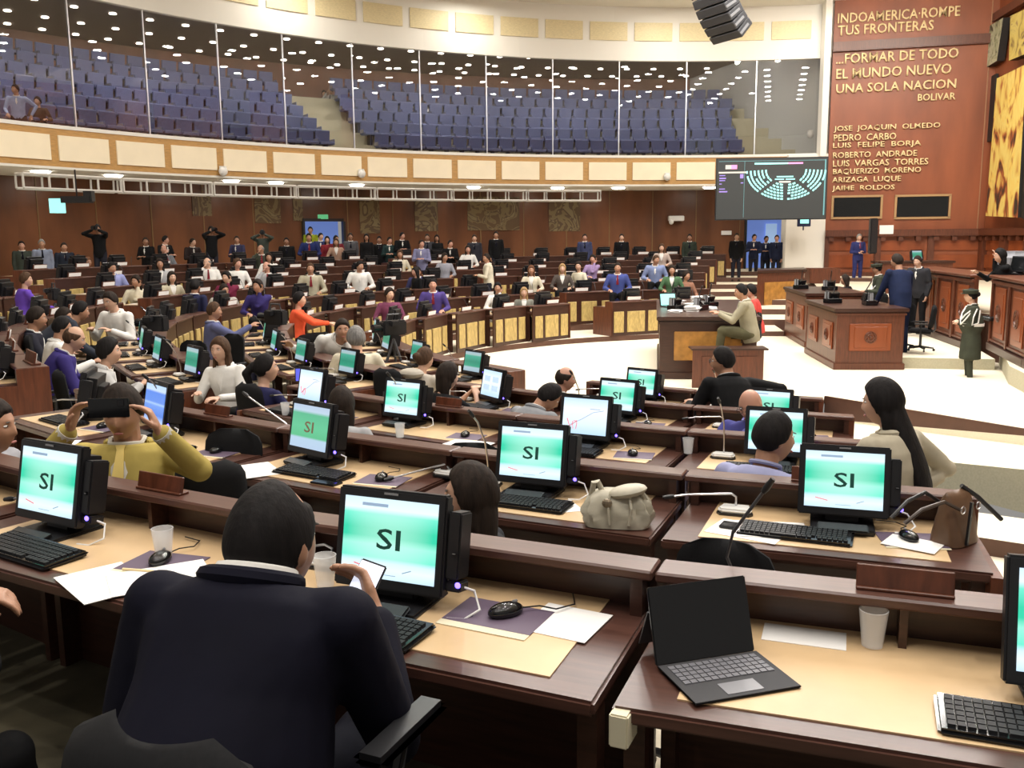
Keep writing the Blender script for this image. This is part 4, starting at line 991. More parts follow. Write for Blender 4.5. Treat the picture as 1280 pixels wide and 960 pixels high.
flat('paper_sheet', A4, 320, 588, Z4, 30, 'white papers beside the tilted green terminal', 'paper', G)
flat('paper_sheet', sheet(.1, .18), 708, 633, Z4, 15, 'small white paper left of the cream handbag', 'paper', G)
flat('paper_sheet', A4, 585, 555, Z3, 60, 'white paper under the small mouse by the wooden name block', 'paper', G)
flat('paper_sheet', A4, 70, 728 - 170, Z4, 10, 'white paper at the far left desk behind yellow jacket', 'paper', G)
flat('paper_sheet', A4, 815, 505, fz(1) + .684, 50, 'white paper on the desk before the man in black', 'paper', G)
def phone(px, py, z, rz, label, dark=True):
    p = at(px, py, z); m = MB().box((0, 0, .004), (.075, .155, .008)).mesh('phone_body', [BLACK], bevel=.003); s = MB().box((0, 0, .0088), (.068, .145, .001)).mesh('screen', [SCR_DARK])
    return thing('mobile_phone', label, 'phone', TR(p.x, p.y, z, rz), [('phone_body', m), ('screen', s)])
phone(924, 659, Z4 + .006, 62, 'dark mobile phone lying on white papers, right desk')
phone(408, 604, Z4 + .001, 60, 'black mobile phone by the purple mat below the tilted terminal')
def cup(px, py, z, label):
    p = at(px, py, z); tag(link('plastic_cup', CUP, None, TR(p.x, p.y, z)), label, 'cup', 'frosted plastic cups')
cup(1090, 808, Z5, 'frosted plastic cup on the front right desk'); cup(205, 696, Z5, 'frosted plastic cup beside papers on front left desk'); cup(407, 733, Z5, 'frosted plastic cup right of the navy suited man')
cup(860, 567, Z3, 'frosted plastic cup behind the long microphone'); cup(357, 519, Z3, 'frosted cup on the desk behind the tilted terminal'); cup(668, 505, Z2, 'small cup by the terminal with blue tiles'); cup(500, 547, Z3, 'small cup left of the green terminal, third row')
cup(160, 513, Z4, 'frosted cup on the left desk behind the raised hands')
p = at(178, 716, Z5); thing('pen', 'blue tipped pen lying on white papers', 'pen', TR(p.x, p.y, Z5 + .008, -12), [('pen_barrel', MB().tube([(-.07, 0, 0), (.045, 0, 0)], .004, 8).mesh('pen_barrel', [GOLD])), ('pen_tip', MB().tube([(.045, 0, 0), (.07, 0, 0)], [.0042, .002], 8).mesh('pen_tip', [mat('blue_pen', (.05, .08, .5), .3)]))])
p = at(632, 770, Z5); Mm = TR(p.x, p.y, Z5, -24)
thing('mousepad', 'dark purple mousepad under the mouse of the front desk', 'mousepad', TR(p.x - .02, p.y, Z5, -26), [('mousepad', MB().box((0, 0, .002), (.27, .17, .003)).mesh('mousepad', [PURPLE])), ('pad_border', MB().box((0, -.10, .0015), (.27, .035, .0025)).mesh('pad_border', [CREAMP]))])
thing('computer_mouse', 'black mouse on the front desk between terminal and paper', 'mouse', TR(p.x, p.y, Z5 + .004, -60), mouse_parts(True))
# microphones placed by hand
p = at(405, 716, Z5); thing('desk_microphone', 'white microphone base beside the head of the navy suited man', 'microphone', TR(p.x, p.y + .06, Z5, -24), mic_parts([(0, .02, .03), (0, .03, .05), (-.03, .03, .06), (-.08, .02, .05)]))
p = at(470, 560, Z4)
p = at(369, 558, Z4); thing('desk_microphone', 'white microphone with long arm left of the tilted terminal', 'microphone', TR(p.x, p.y, Z4, -30), mic_parts([(.02, .02, .03), (.01, .0, .08), (-.05, -.02, .14), (-.30, -.0, .24), (-.36, 0, .27)]))
p = at(560, 595, Z4); thing('desk_microphone', 'white microphone behind the profile woman at the second desk', 'microphone', TR(p.x, p.y, Z4, -30), mic_parts([(0, .02, .03), (-.02, 0, .06), (-.14, -.16, .03), (-.18, -.22, .02)]))
p = at(930, 760, Z5); thing('desk_microphone', 'grey gooseneck microphone standing behind the tablet computer', 'microphone', TR(p.x, p.y + .07, Z5, -15), mic_parts([(0, .02, .03), (-.035, .01, .12), (-.02, .0, .2), (.06, -.02, .33)], DGREY))
# tablet computer with keyboard cover
la, lb = at(869, 884, Z5), at(1003, 861, Z5); lw = (lb - la).length; lang = math.degrees(math.atan2((lb - la).y, (lb - la).x)); lsc = lw / .295
MT = TR(la.x, la.y, Z5 + .002, lang) @ Matrix.Scale(lsc, 4) @ Matrix.Translation((.1475, .105, 0))
kb = MB()
for r_ in range(5):
    for c_ in range(13): kb.box((-.118 + c_ * .0197, -.005 + r_ * .0205, .0075), (.0165, .0165, .003))
SLATE = mat('slate_fabric', (.05, .05, .055), .8)
thing('tablet_computer', 'black tablet computer with a grey keyboard cover on the front right desk', 'laptop', MT @ Matrix.Translation((0, 0, 0)), [
    ('keyboard_cover', MB().box((0, 0, .003), (.295, .21, .006)).mesh('keyboard_cover', [SLATE], bevel=.003), None, None, [('keys', kb.mesh('keys', [mat('slate_keys', (.18, .18, .2), .5)]), None, None, None, {'kind': 'stuff'}), ('touchpad', MB().box((0, -.062, .0065), (.1, .055, .002)).mesh('touchpad', [mat('touchpad_grey', (.22, .22, .24), .4)]))]),
    ('tablet', MB().box((0, 0, .1), (.29, .009, .2)).mesh('tablet', [BLACKG], bevel=.003), None, TR(-.005, .105, .005, 0, -18)),
    ('kickstand', MB().box((0, 0, -.06), (.28, .004, .12)).mesh('kickstand', [DGREY]), None, TR(-.005, .17, .125, 0, 25))])
# handbags
def bag_mesh(w, d, h, mt, puff=.0, n=12, top=.62, seed=1, slump=0):
    r_ = random.Random(seed); rings = []; mb = MB(); N = 28
    for j in range(n + 1):
        t = j / n; tw = w / 2 * (1 - .18 * t ** 2 + puff * math.sin(t * 3.14)); td = d / 2 * ((1 - t) ** .6 * .9 + .1 * (1 if t < 1 else 0)) if puff == 0 else d / 2 * math.sqrt(max(.02, 1 - (t * .97) ** 2.2))
        for k in range(N):
            a = 2 * math.pi * k / N; ca, sa = math.cos(a), math.sin(a); e = .55
            x = tw * math.copysign(abs(ca) ** e, ca); y = td * math.copysign(abs(sa) ** e, sa)
            wr = .006 * math.sin(a * 9 + t * 5) * math.sin(t * 3.1) * (2.2 if puff else .6)
            rings.append((x * (1 + wr / .1), y * (1 + wr / .05) + slump * t * t, h * t * (1 - (.12 * (ca * ca) if puff else 0))))
    fs = [(j * N + k, j * N + (k + 1) % N, (j + 1) * N + (k + 1) % N, (j + 1) * N + k) for j in range(n) for k in range(N)] + [tuple(reversed(range(N))), tuple(n * N + k for k in range(N))]
    mb.add(rings, fs); return mb.mesh('bag_body', [mt], smooth=70)
CREAML = mat('cream_leather', (.50, .46, .36), .45, var=.12, scale=20, bump=.15); BROWNL = mat('brown_leather', (.14, .075, .04), .45, var=.2, scale=12, bump=.1)
p = at(772, 655, Z4); hd = MB(); hd.tube([(-.13, 0, .12), (-.10, 0, .19), (-.06, .01, .14), (-.03, 0, .12)], .012, 8)
h2 = MB()
vs = []
for i, t in enumerate(frange(0, 1, 12)):
    x = -.06 + .16 * t; z = .12 + .10 * math.sin(t * 2.6); vs += [(x, -.045, z), (x, .02, z + .012)]
h2.add(vs, [(i * 2, i * 2 + 1, i * 2 + 3, i * 2 + 2) for i in range(12)] + [(i * 2 + 2, i * 2 + 3, i * 2 + 1, i * 2) for i in range(12)])
thing('handbag', 'cream slouchy leather handbag on the desk, middle of the picture', 'handbag', TR(p.x, p.y, Z4, -10), [
    ('bag_body', bag_mesh(.27, .15, .155, CREAML, puff=.08)), ('shoulder_strap', MB().tube([(-.115, 0, .10), (-.10, -.01, .18), (-.085, -.01, .185), (-.06, 0, .13), (-.02, -.03, .12), (.04, -.04, .155), (.1, -.03, .15), (.13, 0, .09)], .013, 8).mesh('shoulder_strap', [CREAML], smooth=True)),
    ('flap', MB().ell((.04, -.02, .15), (.085, .06, .028), 14, 8, 0, Matrix.Rotation(R(-12), 3, 'Y')).mesh('flap', [CREAML], smooth=True)), ('buckle', MB().ell((-.04, -.075, .11), (.022, .012, .02), 10, 6).mesh('buckle', [mat('worn_buckle', (.25, .2, .14), .4, .5)])),
    ('pleat', MB().tube([(-.03, -.083, .02), (-.035, -.078, .09), (-.03, -.05, .14)], .006, 6).mesh('pleat', [CREAML])), ('pleat', MB().tube([(.05, -.083, .02), (.06, -.078, .09), (.05, -.05, .14)], .006, 6).mesh('pleat', [CREAML]))])
p = at(1192, 676, Z4); Mb = TR(p.x + .0, p.y, Z4, 35)
thing('handbag', 'brown structured leather handbag with raised handles at desk right end', 'handbag', Mb, [
    ('bag_body', bag_mesh(.19, .13, .21, BROWNL)), ('side_gusset', MB().box((-.02, -.068, .09), (.012, .01, .17), 0, Matrix.Rotation(R(6), 3, 'Y')).mesh('side_gusset', [BLACK])),
    ('handle', MB().tube([(-.06, -.05, .15), (-.14, -.03, .19), (-.24, .0, .17), (-.30, .03, .12)], .008, 8).mesh('handle', [mat('dark_brown_leather', (.05, .03, .02), .4)], smooth=True)),
    ('handle', MB().tube([(-.06, .03, .16), (-.14, .05, .21), (-.24, .06, .19), (-.31, .08, .13)], .008, 8).mesh('handle', [BLACK], smooth=True)),
    ('handle', MB().tube([(.03, .0, .22), (.1, -.03, .17), (.2, -.08, .07)], .009, 8).mesh('handle', [BLACK], smooth=True)),
    ('ring', MB().tube([(.05 + .014 * math.cos(t), -.062, .15 + .014 * math.sin(t)) for t in frange(0, 6.28, 10)], .003, 5).mesh('ring', [METAL])), ('ring', MB().tube([(-.06 + .014 * math.cos(t), -.062, .15 + .014 * math.sin(t)) for t in frange(0, 6.28, 10)], .003, 5).mesh('ring', [METAL]))])
m = MB(); m.box((0, 0, 0), (.045, .08, .08)); p = atd(779, 905, 1.95)
tag(link('power_socket', m.mesh('power_socket', [CREAMP], bevel=.004), None, TR(p.x, p.y, p.z, -24)), 'cream socket box under the edge of the front right desk', 'socket')
# ------------------------------------------------------------------ people
SKINS = [mat('skin_%s' % n, c, .5, var=.06, scale=14) for n, c in (('tan', (.42, .22, .135)), ('light', (.60, .36, .25)), ('brown', (.30, .15, .09)), ('rosy', (.52, .27, .19)))]
HAIRM = {n: mat('hair_' + n, c, .72, var=.45, scale=55, stretch=(1, 1, .12), bump=.5, spec=.2) for n, c in (('black', (.010, .008, .008)), ('dark', (.022, .014, .010)), ('brown', (.075, .04, .022)), ('grey', (.22, .21, .20)), ('auburn', (.14, .06, .03)), ('blond', (.35, .22, .1)))}
_cloth = {}
def cloth(c, rough=.8):
    if c not in _cloth: _cloth[c] = mat('cloth_%02d' % len(_cloth), c, rough, var=.18, scale=6, bump=.4, spec=.15)
    return _cloth[c]
NAVY = (.0042, .0042, .0115); CBLACK = (.007, .007, .008); CWHITE = (.78, .76, .72); CGREY = (.17, .18, .2); LGREY = (.42, .42, .43); PURP = (.045, .032, .17); LAV = (.30, .31, .48)
BEIGE = (.46, .41, .31); CREAMC = (.66, .60, .46); MUSTARD = (.40, .31, .085); ORANGE = (.75, .10, .04); OLIVEG = (.045, .05, .035); BLUEC = (.06, .09, .35); LBLUE = (.30, .38, .6); MAROON = (.16, .02, .05)
EYEW = mat('eye_white', (.7, .68, .65), .3); IRIS = mat('iris', (.02, .012, .01), .2); LIPM = mat('lips', (.36, .12, .10), .5); BROWM = mat('eyebrow', (.02, .014, .01), .7)

def smooth01(t): t = max(0, min(1, t)); return t * t * (3 - 2 * t)
def head_pt(v):
    """unit direction -> point of the head surface, face towards +Y, centre of the head at 0"""
    x, y, z = v
    p = Vector((x * .076, y * (.088 if y > 0 else .098), z * (.118 if z > 0 else .116)))
    if z < 0:
        t = -z
        p.x *= 1 - .30 * t * t - .12 * t
        if y < 0: p.y *= 1 - .42 * smooth01(t * 1.3)
        else: p.y *= 1 + .03 * t * (1 - t) * 2 + .0 * t
    if y > 0: p.y -= .010 * smooth01(y) * max(0, p.z / .118)
    fx = math.exp(-(p.x / .012) ** 2)
    if y > .2:
        nz = p.z + .012                                   # nose
        if -.030 < nz < .045: p.y += fx * .019 * (smooth01((.045 - nz) / .06) if nz > -.012 else smooth01((nz + .030) / .018))
        p.y += .004 * math.exp(-((p.z - .034) / .010) ** 2) * math.exp(-(p.x / .045) ** 2)
        for s in (-1, 1): p.y -= .010 * math.exp(-(((p.x - s * .031) / .015) ** 2 + ((p.z - .015) / .011) ** 2))
        for s in (-1, 1): p.y += .005 * math.exp(-(((p.x - s * .040) / .018) ** 2 + ((p.z + .022) / .018) ** 2))
        p.y += .006 * math.exp(-((p.x / .022) ** 2)) * (math.exp(-((p.z + .052) / .006) ** 2) + math.exp(-((p.z + .066) / .006) ** 2))
        p.y += .006 * math.exp(-((p.x / .022) ** 2 + ((p.z + .098) / .014) ** 2))
    return p
def head_grid(f, n=36, m=30):
    vs = []; fs = []
    for i in range(m + 1):
        a = math.pi * i / m
        for k in range(n):
            b = 2 * math.pi * k / n; vs.append(f(Vector((math.sin(a) * math.cos(b), math.sin(a) * math.sin(b), math.cos(a)))))
    fs = [(i * n + k, (i + 1) * n + k, (i + 1) * n + (k + 1) % n, i * n + (k + 1) % n) for i in range(m) for k in range(n)]
    return vs, fs
def hair_pt(style):
    th = {'short': .012, 'full': .022, 'long': .020, 'bun': .014, 'balding': .009, 'thin': .008}.get(style, .014)
    def f(v):
        p = head_pt(v); u = max(-1, min(1, p.y / .095))
        K = ((-1, -.085), (-.3, -.055), (.15, -.015), (.45, .02), (.7, .062), (1.01, .074))
        if style == 'long': K = ((-1, -.12), (-.3, -.12), (.1, -.06), (.4, .0), (.7, .064), (1.01, .078))
        for (a, za), (b, zb) in zip(K[:-1], K[1:]):
            if a <= u <= b: zl = za + (zb - za) * (u - a) / (b - a); break
        m = smooth01((p.z - zl) / .012)
        if style == 'balding': m *= 1 - smooth01((p.z - .045) / .02) * smooth01((p.y + .085) / .04)
        if style == 'thin': m *= 1 - smooth01((p.z - .07) / .02) * smooth01((p.y - .0) / .04)
        d = p.normalized()
        return p * .9 * (1 - m) + (p + d * th + Vector((0, 0, .004))) * m
    return f
def loft(mb, cs, ra, rb, A, n=14, mi=0):
    """tube of ellipses: A = direction of the first radius"""
    cs = [Vector(c) for c in cs]; vs = []
    for i, c in enumerate(cs):
        t = (cs[min(i + 1, len(cs) - 1)] - cs[max(i - 1, 0)]).normalized(); a = (A - t * A.dot(t)).normalized(); b = t.cross(a)
        for k in range(n):
            an = 2 * math.pi * k / n; vs.append(c + a * ra[i] * math.cos(an) + b * rb[i] * math.sin(an))
    fs = [(i * n + k, i * n + (k + 1) % n, (i + 1) * n + (k + 1) % n, (i + 1) * n + k) for i in range(len(cs) - 1) for k in range(n)] + [tuple(reversed(range(n))), tuple((len(cs) - 1) * n + k for k in range(n))]
    mb.add(vs, fs, mi)
def limb(mb, pts, rr, n=12):
    """round limb with ball ends"""
    P = []; Rr = []
    for i in range(len(pts) - 1):
        for t in (0, .25, .5, .75): P.append(pts[i].lerp(pts[i + 1], t)); Rr.append(rr[i] + (rr[i + 1] - rr[i]) * t)
    P.append(pts[-1]); Rr.append(rr[-1])
    loft(mb, P, Rr, Rr, Vector((.13, .2, .97)) if abs((pts[1] - pts[0]).normalized().z) < .8 else Vector((1, .1, 0)), n)
    for p, r in zip((pts[0], *pts[1:]), rr): mb.ell(p, (r, r, r), 12, 8)
def ik(S, H, a, b, pole):
    d = H - S; L = d.length
    if L > (a + b) * .995: H = S + d * ((a + b) * .995 / L); d = H - S; L = d.length
    u = d.normalized(); x = (a * a - b * b + L * L) / 2 / L; h = math.sqrt(max(0, a * a - x * x)); q = (pole - u * pole.dot(u)).normalized()
    return S + u * x + q * h, H
def remeshed(mb, voxel, mats, name, smooth_it=2):
    me = bpy.data.meshes.new(name); me.from_pydata(mb.v, [], mb.f)
    o = bpy.data.objects.new('tmp', me); coll.objects.link(o)
    md = o.modifiers.new('r', 'REMESH'); md.mode = 'VOXEL'; md.voxel_size = voxel; md.use_smooth_shade = True
    if smooth_it: sm = o.modifiers.new('s', 'SMOOTH'); sm.factor = .5; sm.iterations = smooth_it
    dg = bpy.context.evaluated_depsgraph_get(); r = bpy.data.meshes.new_from_object(o.evaluated_get(dg))
    coll.objects.unlink(o); bpy.data.objects.remove(o); bpy.data.meshes.remove(me)
    r.name = name; r.materials.clear()
    for m in mats: r.materials.append(m)
    return r
def hand(mb, W, D, N, side, curl=25, sc=1.0):
    """wrist W, direction D of the fingers, N = palm normal, side +1 right hand"""
    D = D.normalized(); N = (N - D * N.dot(D)).normalized(); X = D.cross(N) * side
    loft(mb, [W - D * .02, W + D * .01, W + D * .045, W + D * .085], [.024 * sc, .026 * sc, .040 * sc, .038 * sc], [.019 * sc, .017 * sc, .015 * sc, .011 * sc], X)
    for i, (o, l) in enumerate(((-.029, .072), (-.010, .082), (.010, .077), (.028, .060))):
        p = W + D * .08 + X * o * sc; d = (D + X * o * 2.5).normalized(); pts = [p]; c = R(curl * (.8 + .15 * i))
        for j, f in enumerate((.45, .3, .25)):
            d = (d * math.cos(c) + N * math.sin(c)).normalized(); p = p + d * l * f * sc; pts.append(p)
        mb.tube(pts, [.0095 * sc, .009 * sc, .0082 * sc, .0065 * sc], 7)
    p = W + D * .022 - X * .026 * sc; d = (D * .75 - X * .8 + N * .35).normalized()
    pts = [p, p + d * .032, p + d * .030 + (d + D * .8 + N * .3).normalized() * .030, p + d * .03 + (d + D * .8 + N * .3).normalized() * .03 + (D + N * .4).normalized() * .022]
    mb.tube(pts, [.013 * sc, .011 * sc, .0095 * sc, .007 * sc], 7)
_fig = {}
def figure(key, **kw):
    """builds the meshes of one figure in its own frame: feet side at z=0, facing +Y"""
    if key in _fig and not kw.get('dry'): return _fig[key]
    P = dict(sit=True, hz=.47, lean=8, side=0, twist=0, male=True, yaw=0, pitch=0, roll=0, hair='short', lh=.3, vox=.012, fat=0, sleeves=1, armL=None, armR=None, curl=25, collar=None, tie=None, hscale=1.0, hairfwd=False, hback=0, hw=1.0, skirt=False, hat=False, glasses=False, poleL=None, poleR=None, dirL=None, dirR=None, palmL=None, palmR=None, cuffs=None, jacket=True, legs=True, dry=False, kn=.42, nk=0)
    P.update(kw); P_ = P
    m_ = P['male']; sx = .185 if m_ else .16; hz = P['hz'] if P['sit'] else (.92 if m_ else .87)
    L, S, Tw = R(P['lean']), R(P['side']), R(P['twist'])
    Rt = Matrix.Rotation(Tw, 3, 'Z') if Tw else Matrix.Identity(3)
    Rl = Matrix.Rotation(-L, 3, 'X') @ Matrix.Rotation(S, 3, 'Y')
    Fr = Rt @ Rl; U = Fr @ Vector((0, 0, 1)); F = Fr @ Vector((0, 1, 0)); X = Fr @ Vector((1, 0, 0))
    hip = Vector((0, 0, hz)); sp = lambda t, f=0: hip + U * t + F * f
    SL = .50 if m_ else .465
    neck = sp(SL); hR = Matrix.Rotation(R(P['yaw']), 3, 'Z') @ Matrix.Rotation(R(-P['pitch']), 3, 'X') @ Matrix.Rotation(R(P['roll']), 3, 'Y')
    hc = sp(SL + .048 - P['nk'], .012 + P['nk'] * .4) + hR @ Vector((0, .022, .088)); hs = P['hscale'] * (1 if m_ else .95)
    if P['dry']: return {'_hc': hc}
    fat = P['fat']
    prof = [(-.08, .150, .11), (0, .165, .125), (.10, .155 + fat * .4, .118 + fat), (.20, .155 + fat * .4, .116 + fat), (.30, .168, .118 + fat * .4), (.40, .182, .112), (.455, .165, .095), (.49, .10, .075), (.52, .06, .06)] if m_ else \
           [(-.08, .155, .115), (0, .165, .12), (.10, .135 + fat * .4, .10 + fat), (.18, .125 + fat * .4, .095 + fat), (.28, .145, .115 + fat * .3), (.36, .155, .108), (.425, .145, .085), (.455, .09, .068), (.485, .055, .055)]
    out = {}
    # limbs
    arms = []
    for s, tgt, pole in ((-1, P['armL'], P['poleL']), (1, P['armR'], P['poleR'])):
        Sh = sp(SL - .065) + X * s * sx
        if tgt is None: tgt = (s * .19, .30 if P['sit'] else .05, (hz + .14) if P['sit'] else hz - .10)
        H = Vector(tgt); pole = Vector(pole) if pole else Vector((s * .6, -.5, -.8)); El, H = ik(Sh, H, .29 if m_ else .265, .255 if m_ else .235, pole); arms.append((s, Sh, El, H))
    legs = []
    for s in (-1, 1):
        Hp = hip + (Rt if not P['sit'] else Matrix.Identity(3)) @ Vector((s * .09, 0, -.02))
        if P['sit']: K = Vector((s * .12, P['kn'], hz + .03 - (.42 - P['kn']) * .5)); An = Vector((s * .12, P['kn'] + .04, .09))
        else: K = Vector((s * .10, .02, hz * .53)); An = Vector((s * .11, -.01, .09))
        legs.append((s, Hp, K, An))
    # body: head, neck, slim trunk, arms and hands in one surface
    b = MB(); vs, fs = head_grid(lambda v: head_pt(v)); b.add([hc + hR @ (v * hs) for v in vs], fs)
    for s in (-1, 1): b.ell(hc + hR @ (Vector((s * .076, -.008, .0)) * hs), (.009, .018, .030), 8, 6, 0, hR)
    nr = .056 if m_ else .045
    limb(b, [sp(SL - .08), sp(SL + .01, .005), hc + hR @ Vector((0, -.022, -.05))], [nr + .02, nr, nr * .97])
    loft(b, [sp(t) for t, a, c in prof[1:7]], [a * .8 for t, a, c in prof[1:7]], [c * .75 for t, a, c in prof[1:7]], X)
    sl = P['sleeves']
    for s, Sh, El, H in arms:
        k = 1 if m_ else .85
        limb(b, [sp(SL - .1) + X * s * .08, Sh.lerp(El, .1), El, H], [.045 * k, .042 * k, .036 * k, .024 * k])
        dr = P['dirR'] if s == 1 else P['dirL']; pn = P['palmR'] if s == 1 else P['palmL']
        D = Vector(dr) if dr else (H - El).normalized(); N = Vector(pn) if pn else Vector((-s * .3, .1, -1))
        hand(b, H + (H - El).normalized() * .01, D, N, s, P['curl'], 1 if m_ else .88)
    for s, Hp, K, An in legs: limb(b, [Hp, K, An], [.055, .045, .035])
    out['body'] = remeshed(b, P['vox'] * .62, [SKINS[0]], 'body', 1)
    # top garment
    g = MB(); e = .014 if P['jacket'] else .006; pr = [(t - (.06 if i == 0 and P['jacket'] else 0), a + e, c + e) for i, (t, a, c) in enumerate(prof[:-1])]
    loft(g, [sp(t) for t, a, c in pr], [a for t, a, c in pr], [c for t, a, c in pr], X, 20)
    for s, Sh, El, H in arms:
        k = (1 if m_ else .86) * (1.0 if P['jacket'] else .88); ce = El.lerp(H, .93 if sl == 1 else .0)
        if sl == 1: limb(g, [sp(SL - .075) + X * s * .10, Sh, El, ce], [.062 * k, .066 * k, .053 * k, .041 * k])
        else: limb(g, [sp(SL - .075) + X * s * .10, Sh, Sh.lerp(El, .75)], [.06 * k, .062 * k, .056 * k])
    out['top'] = remeshed(g, P['vox'] * 1.1, [FABRIC], 'jacket', 3)
    if P['cuffs']:
        c = MB()
        for s, Sh, El, H in arms: d = (H - El).normalized(); c.tube([El.lerp(H, .90), El.lerp(H, .98)], .040, 12)
        out['cuffs'] = c.mesh('shirt_cuffs', [FABRIC], smooth=True)
    # trousers
    if P['legs']:
        g = MB()
        if P['skirt'] and not P['sit']:
            for s, Hp, K, An in legs: limb(g, [K, An + Vector((0, 0, .02))], [.055, .045])
            loft(g, [hip + Vector((0, 0, .06)), hip - Vector((0, 0, .1)), hip - Vector((0, 0, .42))], [.165, .185, .20], [.13, .15, .165], Vector((1, 0, 0)), 20)
        else:
            for s, Hp, K, An in legs: limb(g, [Hp, K, An + Vector((0, 0, .02))], [.098, .072, .055])
        loft(g, [hip - U * .09, hip, hip + U * .09], [.15, .165, .155], [.12, .13, .12], X)
        out['legs'] = remeshed(g, P['vox'] * 1.4, [FABRIC], 'trousers', 3)
        g = MB()
        for s, Hp, K, An in legs: g.ell(An + Vector((0, .07, -.045)), (.045, .13, .042), 12, 8); g.ell(An + Vector((0, 0, -.0)), (.045, .05, .08), 10, 7)
        out['shoes'] = g.mesh('shoes', [BLACKG], smooth=True)
    # hair
    st = P['hair']
    if st != 'bald':
        g = MB(); vs, fs = head_grid(hair_pt(st)); g.add([hc + hR @ (v * hs) for v in vs], fs)
        if st == 'long':
            lh = P['lh']; n = 10; B = hR @ Vector((0, -1, 0)); B.z = 0; B.normalize(); Xh = hR @ Vector((1, 0, 0))
            base = hc + hR @ (Vector((0, -.035, .0)) * hs); ts_ = frange(0, 1, n)
            cs = [base + Vector((0, 0, .07 - (lh + .17) * t)) + B * (.020 * math.sin(min(1, t * 2) * 1.57) + P['hback'] * smooth01(t * 1.4)) for t in ts_]
            loft(g, cs, [(.05 + .036 * math.sin(min(1, t * 2.6) * 1.57)) * (1 + (P['hw'] - 1) * t) * (1 - .25 * max(0, t - .6)) for t in ts_], [.045 + .018 * math.sin(min(1, t * 3) * 1.57) - .030 * t for t in ts_], Xh, 20)
            for s in (-1, 1): limb(g, [hc + hR @ (Vector((s * .066, -.012, .03)) * hs), hc + hR @ (Vector((s * .072, -.022, -.08)) * hs), hc + hR @ (Vector((s * .075, .02 if P['hairfwd'] else -.055, -.10)) * hs) - Vector((0, 0, lh * (.75 if P['hairfwd'] else .3)))], [.018, .022, .016])
        if st == 'bun': g.ell(hc + hR @ (Vector((0, -.115, .03)) * hs), (.045, .04, .042), 12, 8)
        if st == 'pony': limb(g, [hc + hR @ Vector((0, -.10, .04)), hc + hR @ Vector((0, -.16, -.02)), hc + hR @ Vector((0, -.13, -.16))], [.03, .035, .02])
        out['hair'] = remeshed(g, P['vox'] * .7, [HAIRM['dark']], 'hair', 3)
    if P['hat']:
        g = MB(); pr = [(.10, .045), (.106, .055), (.108, .085), (.112, .10), (.10, .115), (.0, .12)]
        vs0 = len(g.v); g.lathe(pr, 24); g.lathe([(0, .045), (.104, .045)], 24); g.ell((0, .075, .048), (.075, .065, .008), 14, 6)
        g.v = [tuple(hc + hR @ Vector((v[0], v[1] * 1.1, v[2] - .01))) for v in g.v]; out['hat'] = g.mesh('cap', [FABRIC], smooth=40)
    # small face parts
    for nm, pts, rad, mt_ in (('eye', ((-.031, .0715, .015), (.031, .0715, .015)), (.0125, .0085, .0052), EYEW), ('iris', ((-.031, .0795, .015), (.031, .0795, .015)), (.0042, .002, .0042), IRIS), ('eyebrow', ((-.031, .082, .033), (.031, .082, .033)), (.016, .005, .0026), BROWM)):
        out[nm] = [MB().ell(hc + hR @ (Vector(p) * hs), tuple(r * hs for r in rad), 10, 6, 0, hR).mesh(nm, [mt_], smooth=True) for p in pts]
    out['lips'] = MB().ell(hc + hR @ (Vector((0, .0875, -.059)) * hs), (.020 * hs, .006 * hs, .0062 * hs), 12, 6, 0, hR).mesh('lips', [LIPM], smooth=True)
    if P['glasses']:
        g = MB()
        for s in (-1, 1): g.tube([hc + hR @ (Vector((s * .033 + .023 * math.cos(t), .101, .012 + .017 * math.sin(t))) * hs) for t in frange(0, 2 * math.pi, 16)], .0018, 5); g.tube([hc + hR @ (Vector((s * .056, .10, .015)) * hs), hc + hR @ (Vector((s * .078, .0, .01)) * hs)], .0016, 5)
        g.tube([hc + hR @ (Vector((-.01, .104, .014)) * hs), hc + hR @ (Vector((.01, .104, .014)) * hs)], .0016, 5); out['glasses'] = g.mesh('glasses', [BLACK])
    if P['collar']:
        g = MB(); rr_ = nr + .014
        ring = [sp(SL + .012 - (.02 if math.sin(t) > .3 else 0), .006) + X * rr_ * math.cos(t) + F * rr_ * math.sin(t) for t in frange(0, 2 * math.pi, 18)]
        g.tube(ring, .010, 7)
        if P['jacket']:
            j = MB(); j.tube([sp(SL - .006, -.004) + X * (nr + .026) * math.cos(t) * 1.08 + F * (nr + .026) * math.sin(t) for t in frange(math.pi * .93, math.pi * 2.07, 14)], [.006] + [.017] * 13 + [.006], 8); out['jcol'] = j.mesh('jacket_collar', [FABRIC], smooth=True)
        dpt = [prof[i] for i in (3, 4, 5, 6)]
        vsl = [(SL - .22, .002), (SL - .15, .026), (SL - .08, .048), (SL - .015, .055)]
        fr = [.118 + e + fat * .5, .119 + e + fat * .3, .104 + e, .072 + e]
        vs = []
        for (t, w), f_ in zip(vsl, fr):
            for x_, df in ((-w, -.008), (0, .006), (w, -.008)): vs.append(sp(t, f_ + df) + X * x_)
        vs2 = [v - F * .03 for v in vs]; fs = []
        for i in range(3):
            for j in range(2): a = i * 3 + j; fs.append((a, a + 1, a + 4, a + 3))
        g.add(vs + vs2, fs + [tuple(12 + i for i in reversed(f)) for f in fs]); out['collar'] = g.mesh('shirt_collar', [FABRIC], smooth=50)
